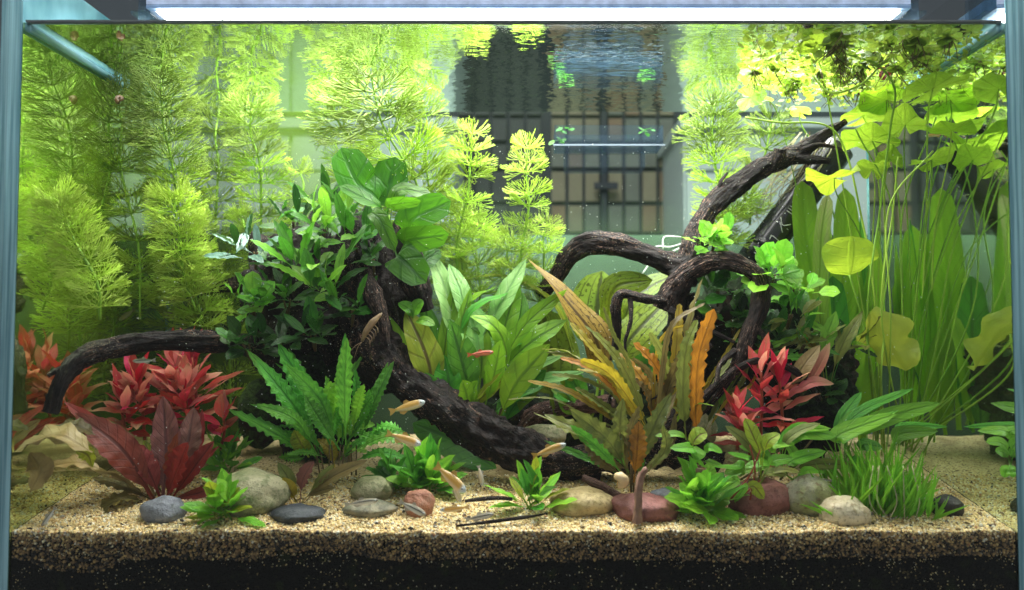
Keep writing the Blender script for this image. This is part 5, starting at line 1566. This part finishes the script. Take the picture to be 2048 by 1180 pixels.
def build_floaters():
    rg = random.Random(21)
    # pale tangled mat of tiny floating leaves: nobody could count it
    V, Fc, UV = [], [], []
    for i in range(2300):
        f = rg.random()
        px = 1480 + 530 * rg.random() ** .8
        py = 58 + rg.random() ** .7 * 130
        p = S(px, py, -.002)
        if p.y > TD - .01 or p.y < .004 or p.x > TX - .006: continue
        p.z -= rg.random() ** 2.5 * .022
        r = rg.uniform(.0022, .0054)
        X = Vector((rg.gauss(0, 1), rg.gauss(0, 1), rg.gauss(0, .35))).normalized()
        Z = Vector((rg.gauss(0, .5), rg.gauss(-.2, .5), 1)).normalized()
        Yv = Z.cross(X).normalized()
        k = len(V)
        V.append(p); UV.append((.3, .5))
        for j in range(9):
            a = j / 9 * 6.283
            V.append(p + X * math.cos(a) * r + Yv * math.sin(a) * r * .78 + Z * r * rg.uniform(.0, .22))
            UV.append((.7, j / 9))
        for j in range(9):
            Fc.append((k, k + 1 + j, k + 1 + (j + 1) % 9))
    o = mesh_obj('floating_mat', V, Fc, 'floaterpale', None, UV)
    tag(o, 'pale tangled mat of tiny floating leaves under the surface near the right glass', 'floating plants', kind='stuff')
    # hanging fine roots below the mat
    V, Fc = [], []
    for i in range(90):
        p = S(1500 + 500 * rg.random(), 70 + 120 * rg.random(), -.003)
        if p.y > TD - .01 or p.x > TX - .006: continue
        ln = rg.uniform(.01, .035)
        q = p
        for sgm in range(4):
            nx = q + Vector((rg.gauss(0, .003), rg.gauss(0, .002), -ln / 4))
            k = len(V)
            for w in (q, nx):
                V += [w + Vector((.00028, 0, 0)), w + Vector((-.00014, .00024, 0)), w + Vector((-.00014, -.00024, 0))]
            Fc += [(k, k + 1, k + 4, k + 3), (k + 1, k + 2, k + 5, k + 4), (k + 2, k, k + 3, k + 5)]
            q = nx
    o = mesh_obj('hanging_roots', V, Fc, 'stembrown')
    tag(o, 'fine dark roots hanging from the floating plants', 'roots', kind='stuff')
    # bigger floating plants one can tell apart
    n = 0
    while n < 42:
        px = 1650 + 350 * rg.random(); py = 52 + rg.random() ** 1.2 * 130
        if n >= 34: px = 1490 + 180 * rg.random(); py = 110 + 60 * rg.random()
        p = S(px, py, -.003)
        if p.x > TX - .02 or p.y < .008 or p.y > .27: continue
        n += 1
        dark = n <= 30 and n != 9
        t = thing('floating_plant', 'floating plant with round olive leaves and dangling roots near the right glass' if n <= 34 else 'small floating plant with round leaves drifting towards the pale feathery crown',
                  'floating plant', p, 'floating plants at the surface on the right' if n <= 34 else 'outlying floating plants')
        mt = ['floater', 'floater', 'floaterpale'] if n != 5 else ['floaterred', 'floater']
        for k in range(rg.randrange(5, 9)):
            az = rg.uniform(0, 6.28); e = rg.uniform(-.9, .15)
            d = Vector((math.cos(az) * math.cos(e), math.sin(az) * math.cos(e), math.sin(e)))
            put_leaf(t, p + Vector((0, 0, -.003 - rg.random() * .004)), d, Vector((rg.gauss(0, .5), rg.gauss(-.4, .5), 1)), rg.uniform(.009, .017), rg.uniform(.008, .014), unit('disc', rg.choice(mt), rg.randrange(3)))
        for k in range(3):
            tube('root', [p + Vector((0, 0, -.003)), p + Vector((rg.gauss(0, .004), rg.gauss(0, .004), -.012)), p + Vector((rg.gauss(0, .008), rg.gauss(0, .006), -.026))], [.0006, .0005, .0003], 'stembrown', t, n=7, sides=5)
build_floaters()

# ------------------------------------------------------------------ equipment
def build_gear():
    # heater tube
    a = P(1676, 296, .235); b = P(1505, 525, .235)
    t = thing('heater', 'black tube heater with white markings leaning behind the wood arm', 'heater', b)
    r = 33 * mpp(.26)
    d = (b - a)
    tube('tube', [a, a.lerp(b, .5), b], [r, r, r], 'heater_black', t, n=14, sides=24)
    tube('collar', [b - d * .16, b - d * .10], [r * 1.05, r * 1.05], 'heater_black', t, n=2, sides=24)
    T = d.normalized()
    Nn = Vector((0, -1, .1)); Nn = (Nn - T * Nn.dot(T)).normalized()
    Sd = T.cross(Nn)
    def stroke(pts):   # pts in (along 0..1, across -1..1)
        q = []
        for (u, v) in pts:
            an = v * 1.2
            q.append(a + d * u + (Nn * math.cos(an) + Sd * math.sin(an)) * (r + .0003))
        tube('marking', q, [.0004] * len(q), 'white_print', t, n=max(2, len(q) * 2), sides=5)
    for u in (.56, .58, .60): stroke([(u, -.1), (u, .25)])
    stroke([(.66, -.3), (.70, .0), (.66, .3)]); stroke([(.70, -.35), (.70, .35)]); stroke([(.74, -.2), (.69, .2)])
    stroke([(.80, -.3), (.80, .1), (.83, .1)]); stroke([(.48, -.2), (.50, .1), (.53, -.1), (.53, .3)]); stroke([(.88, -.2), (.90, -.2), (.90, .2)])
    for k in range(6): stroke([(.93 + k * .008, -.1), (.93 + k * .008, .12 if k % 2 else .3)])
    # roots trailing over the heater from the surface plants
    rg = random.Random(4)
    t = thing('trailing_roots', 'tangle of long pale brown roots trailing behind the end of the wood arm', 'roots', P(1640, 300, .22))
    for i in range(46):
        x = rg.uniform(1590, 1690); y = rg.uniform(262, 310)
        l = rg.uniform(60, 190)
        p = [P(x, y, .225), P(x - l * .25 + rg.gauss(0, 10), y + l * .4, .225 + rg.gauss(0, .008)), P(x - l * .5 + rg.gauss(0, 16), y + l * .75, .225), P(x - l * .6 + rg.gauss(0, 26), y + l, .225)]
        tube('root', p, [.0006, .0006, .0005, .0003], rg.choice(['rootpale', 'stembrown', 'rootpale']), t, n=12, sides=5)
    # clear feeding tray floating at the back glass
    Y = .285
    a = P(1108, 262, Y); b = P(1319, 300, Y)
    t = thing('feeding_tray', 'clear plastic tray hanging at the surface against the back glass', 'tray', Vector(((a.x + b.x) / 2, Y, b.z)))
    o = t.location
    w = .0016
    y0, y1 = Y - .03, TD - .003
    zt = min(a.z, WZ - .001)
    box('front_wall', (a.x, y0, b.z), (b.x, y0 + w, zt), 'clear_plastic', t, o)
    box('back_wall', (a.x, y1 - w, b.z), (b.x, y1, zt), 'clear_plastic', t, o)
    box('side_wall', (a.x, y0 + w, b.z), (a.x + w, y1 - w, zt), 'clear_plastic', t, o)
    box('side_wall', (b.x - w, y0 + w, b.z), (b.x, y1 - w, zt), 'clear_plastic', t, o)
    box('floor', (a.x + w, y0 + w, b.z), (b.x - w, y1 - w, b.z + w), 'clear_plastic', t, o)
    box('rim', (a.x - .002, y0 - .0015, b.z - .0015), (b.x + .002, y0 - .0003, b.z + .0004), 'tray_rim', t, o)
    q0 = P(1128, 304, Y); q1 = P(1285, 342, Y)
    box('lower_box', (q0.x, y0 + .006, q1.z), (q1.x, y1 - .004, q0.z), 'clear_plastic', t, o)
    for k, (x, y) in enumerate([(1118, 282), (1128, 258), (1296, 262)]):
        p = P(x, y, Y - .012)
        if p.z > WZ - .003: p.z = WZ - .003
        t2 = thing('sprig', 'tiny green floating sprig lying in the clear tray', 'floating plant', p, 'sprigs in the clear tray')
        rosette(t2, p, 7, 16, 9, ['buce', 'buce'], 'disc', (-40, 30), random.Random(500 + k), spread=.008)
    # thin white tubing behind the wood
    for i, (px, lb) in enumerate([([(1296, 500), (1318, 492), (1340, 494), (1368, 486)], 'thin white tube curving behind the wood fork'), ([(1326, 498), (1329, 474), (1362, 474)], 'bent white clip of wire above the wood arch'), ([(1284, 548), (1310, 515), (1340, 505), (1368, 492)], 'thin white hose dropping behind the wood arch')]):
        o = tube('air_tube', [P(x, y, .28) for x, y in px], [.0009] * len(px), 'white_plastic', None, n=18, sides=6)
        tag(o, lb, 'tube')
build_gear()

# ------------------------------------------------------------------ animals
def fish(head, tail, Y, kind, label, dY=0.0, fat=.20, group=None, bend=.04, name='fish', roll=0):
    h = P(*head, Y + dY); tl = P(*tail, Y)
    d = h - tl; Ln = d.length
    X = d.normalized()
    Z = Vector((0, 0, 1)) - X * X.z
    if Z.length < .2: Z = Vector((-1, 0, 0)) - X * -X.x
    Z.normalize(); Yv = Z.cross(X)
    fm, bm_ = {'orange': ('fin_orange', 'fish_orange'), 'pale': ('fin_pale', 'fish_pale'), 'striped': ('fin_pale', 'fish_striped'), 'red': ('fin_red', 'fish_red')}[kind]
    t = link(name, None); t.empty_display_size = .01
    mt = Matrix((X, Yv, Z)).transposed().to_4x4()
    t.matrix_world = Matrix.Translation(tl) @ mt @ Matrix.Rotation(roll, 4, 'X')
    tag(t, label, 'fish', group)
    V, Fc, UV = [], [], []
    st = [(.16, .035), (.24, .05), (.34, .075), (.46, .098), (.58, .11), (.70, .112), (.80, .105), (.88, .088), (.94, .064), (.98, .036), (1.0, .012)]
    sd = 12
    for (x, r) in st:
        r *= fat / .20
        for j in range(sd):
            a = 6.283 * j / sd
            zz = math.sin(a) * r * (1.0 if math.sin(a) > 0 else 1.12)
            V.append((x * Ln, (math.cos(a) * r * .55 + bend * math.sin(x * 3.1)) * Ln, zz * Ln))
            UV.append((x, .5 + .5 * math.sin(a)))
    for i in range(len(st) - 1):
        for j in range(sd):
            k = (j + 1) % sd
            Fc.append((i * sd + j, i * sd + k, (i + 1) * sd + k, (i + 1) * sd + j))
    Fc.append(tuple(range(sd - 1, -1, -1))); Fc.append(tuple((len(st) - 1) * sd + j for j in range(sd)))
    mesh_obj('body', V, Fc, bm_, t, UV)
    def yb(x): return bend * math.sin(x * 3.1) * Ln
    def fin(nm, pts, th=.004):
        n = len(pts)
        v = [(x * Ln, yb(max(x, 0)) + s * th * Ln, z * Ln) for s in (-1, 1) for (x, z) in pts]
        f = [tuple(range(n - 1, -1, -1)), tuple(range(n, 2 * n))] + [(i, (i + 1) % n, n + (i + 1) % n, n + i) for i in range(n)]
        mesh_obj(nm, v, f, fm, t, smooth=False)
    k = fat / .20
    fin('tail_fin', [(.18, .03 * k), (.07, .085 * k), (.0, .11 * k), (.035, .0), (.0, -.11 * k), (.07, -.085 * k), (.18, -.03 * k)])
    fin('dorsal_fin', [(.62, .10 * k), (.52, .19 * k), (.44, .17 * k), (.42, .09 * k)])
    fin('anal_fin', [(.50, -.11 * k), (.36, -.18 * k), (.28, -.13 * k), (.26, -.06 * k)])
    for s in (-1, 1):
        c = Vector((.90 * Ln, yb(.9) + s * .040 * k * Ln, .016 * k * Ln))
        e = blob('eye', c, .030 * Ln * k ** .5, .018 * Ln, .030 * Ln * k ** .5, 'eye_silver', t, 0, 1, 0, 2, origin=Vector((0, 0, 0)))
        blob('pupil', c + Vector((0, s * .012 * Ln, 0)), .017 * Ln * k ** .5, .010 * Ln, .017 * Ln * k ** .5, 'eye_black', e, 0, 1, 0, 2, origin=Vector((0, 0, 0)))
    return t

def build_animals():
    F = fish
    F((850, 803), (778, 824), .09, 'orange', 'pale orange fish with bluish head swimming before the slanting root', fat=.20)
    F((842, 889), (772, 866), .06, 'orange', 'golden fish swimming above the dense green tuft', fat=.20)
    F((1132, 888), (1064, 913), .08, 'orange', 'small orange fish with blue head near the foot of the root', fat=.18)
    F((931, 984), (870, 930), .04, 'orange', 'deep orange fish diving beside the dense green tuft', fat=.24, dY=-.01)
    F((922, 1004), (905, 968), .045, 'pale', 'pale fish nosing down behind the deep orange fish', fat=.24)
    F((965, 972), (957, 930), .05, 'pale', 'slim tan fish hanging head-down over the sand', fat=.20)
    F((880, 1020), (940, 1014), .03, 'orange', 'dull gold fish skimming the sand in front of the reddish pebble', fat=.17)
    F((757, 1000), (688, 1010), .022, 'striped', 'black-striped fish resting on the flat grey-green pebble', fat=.15)
    F((852, 1030), (797, 1002), .012, 'striped', 'black-striped silver fish leaning on the reddish brown pebble', fat=.20)
    F((988, 1028), (930, 1040), .015, 'striped', 'striped fish lying on the sand beside the thin twig', fat=.18)
    F((84, 1052), (112, 1014), .008, 'striped', 'striped fish standing on the sand next to the left glass', fat=.18)
    F((265, 722), (312, 720), .10, 'striped', 'thin striped fish under the bent branch', fat=.17)
    F((352, 640), (322, 618), .26, 'pale', 'dim fish deep among the dull feathery stems', fat=.22)
    F((987, 704), (934, 710), .12, 'red', 'tiny red fish in front of the mint leaves', fat=.17)
    F((1612, 955), (1668, 962), .055, 'striped', 'mottled little fish lying on top of the lichen-covered stone', fat=.14)
    F((1850, 272), (1890, 268), .12, 'orange', 'tiny orange fish below the lily leaves', fat=.16)
    # shrimp
    b = P(740, 655, .10)
    t = thing('shrimp', 'brown shrimp climbing the wood beside the lime leaves', 'shrimp', b)
    tube('body', [P(724, 682, .10), P(734, 660, .097), P(746, 644, .097), P(758, 632, .10), P(764, 626, .102)], [.0016, .0034, .0036, .0022, .0006], 'shrimp_brown', t, n=18, sides=10, rough=.1)
    for k in range(5):
        x, y = 730 + k * 4, 672 - k * 6
        tube('leg', [P(x, y, .097), P(x + 9, y + 8, .094), P(x + 10, y + 18, .094)], [.0004, .0004, .0003], 'shrimp_brown', t, n=5, sides=5)
    for k in (-1, 1):
        tube('antenna', [P(724, 684, .098), P(712 + 4 * k, 694, .095), P(700 + 8 * k, 716, .092)], [.0004, .0003, .0002], 'shrimp_brown', t, n=8, sides=5)
    # snails
    def snail(c, r, mat, inner, label, nm, ax, cat='snail'):
        t = thing(nm, label, cat, c)
        Z = Vector(ax).normalized(); X = Z.orthogonal().normalized(); Yv = Z.cross(X)
        pts, rad = [], []
        for i in range(40):
            u = i / 39
            th = u * 6.283 * 2.1
            q = r * (.12 + .62 * u ** 1.6)
            pts.append(c + (X * math.cos(th) + Yv * math.sin(th)) * q * .62 + Z * r * (.65 - .85 * u))
            rad.append(r * (.10 + .46 * u ** 1.5))
        sh = tube('shell', pts, rad, mat, t, n=60, sides=14)
        e = pts[-1] + (pts[-1] - pts[-2]).normalized() * r * .02
        dd = (pts[-1] - pts[-2]).normalized()
        tube('opening', [e, e + dd * r * .10], [rad[-1] * .78, rad[-1] * .70], inner, t, n=2, sides=14)
        return t
    snail(P(1240, 957, .035), .0105, 'shell_cream', 'shell_inside', 'empty cream and orange snail shell on the dark wood chunk', 'snail_shell', (.3, .5, .8), 'shell')
    snail(P(1395, 940, .05), .0105, 'snail_brown', 'stembrown', 'brown banded snail above the right green tuft', 'snail', (0, -.3, 1))
    snail(P(240, 198, .13), .0062, 'snail_brown', 'stembrown', 'small brown snail near the surface at the tall feathery plant', 'snail', (.3, -.8, .3))
build_animals()

def build_debris():
    rg = random.Random(31)
    V, Fc = [], []
    for i in range(260):
        x = rg.uniform(-.43, .43); y = .006 + .16 * rg.random() ** 1.4
        z = sand_z(x, y) + .0013
        ln = rg.uniform(.0012, .0048); w = rg.uniform(.0004, .0012); a = rg.uniform(0, 3.14)
        d = Vector((math.cos(a), math.sin(a), rg.uniform(-.1, .25))).normalized() * ln; e = Vector((-d.y, d.x, 0)).normalized() * w
        p = Vector((x, y, z)); k = len(V)
        h = Vector((0, 0, w * rg.uniform(.5, 1.2)))
        V += [p - d - e, p - d + e, p + d + e * .6, p + d - e * .6, p + h * 1.2 - d * .3, p + h + d * .4]
        Fc += [(k, k + 3, k + 5, k + 4), (k + 1, k + 4, k + 5, k + 2), (k, k + 4, k + 1), (k + 3, k + 2, k + 5), (k, k + 1, k + 2, k + 3)]
    o = mesh_obj('debris', V, Fc, 'stembrown')
    tag(o, 'brown crumbs of bark and leaf scattered over the sand', 'debris', kind='stuff')
build_debris()

# ------------------------------------------------------------------ drifting specks
def build_specks():
    rg = random.Random(11)
    V, Fc = [], []
    for i in range(1300):
        x = rg.uniform(-.40, .40); y = rg.uniform(.01, .20); z = rg.uniform(.13, .46)
        r = rg.uniform(.00020, .00052)
        k = len(V)
        for d in ((r, 0, 0), (-r, 0, 0), (0, r, 0), (0, -r, 0), (0, 0, r), (0, 0, -r)):
            V.append((x + d[0], y + d[1], z + d[2]))
        Fc += [(k, k + 2, k + 4), (k + 2, k + 1, k + 4), (k + 1, k + 3, k + 4), (k + 3, k, k + 4), (k + 2, k, k + 5), (k + 1, k + 2, k + 5), (k + 3, k + 1, k + 5), (k, k + 3, k + 5)]
    o = mesh_obj('drifting_specks', V, Fc, 'speck')
    tag(o, 'fine white specks drifting in the water', 'particles', kind='stuff')
build_specks()
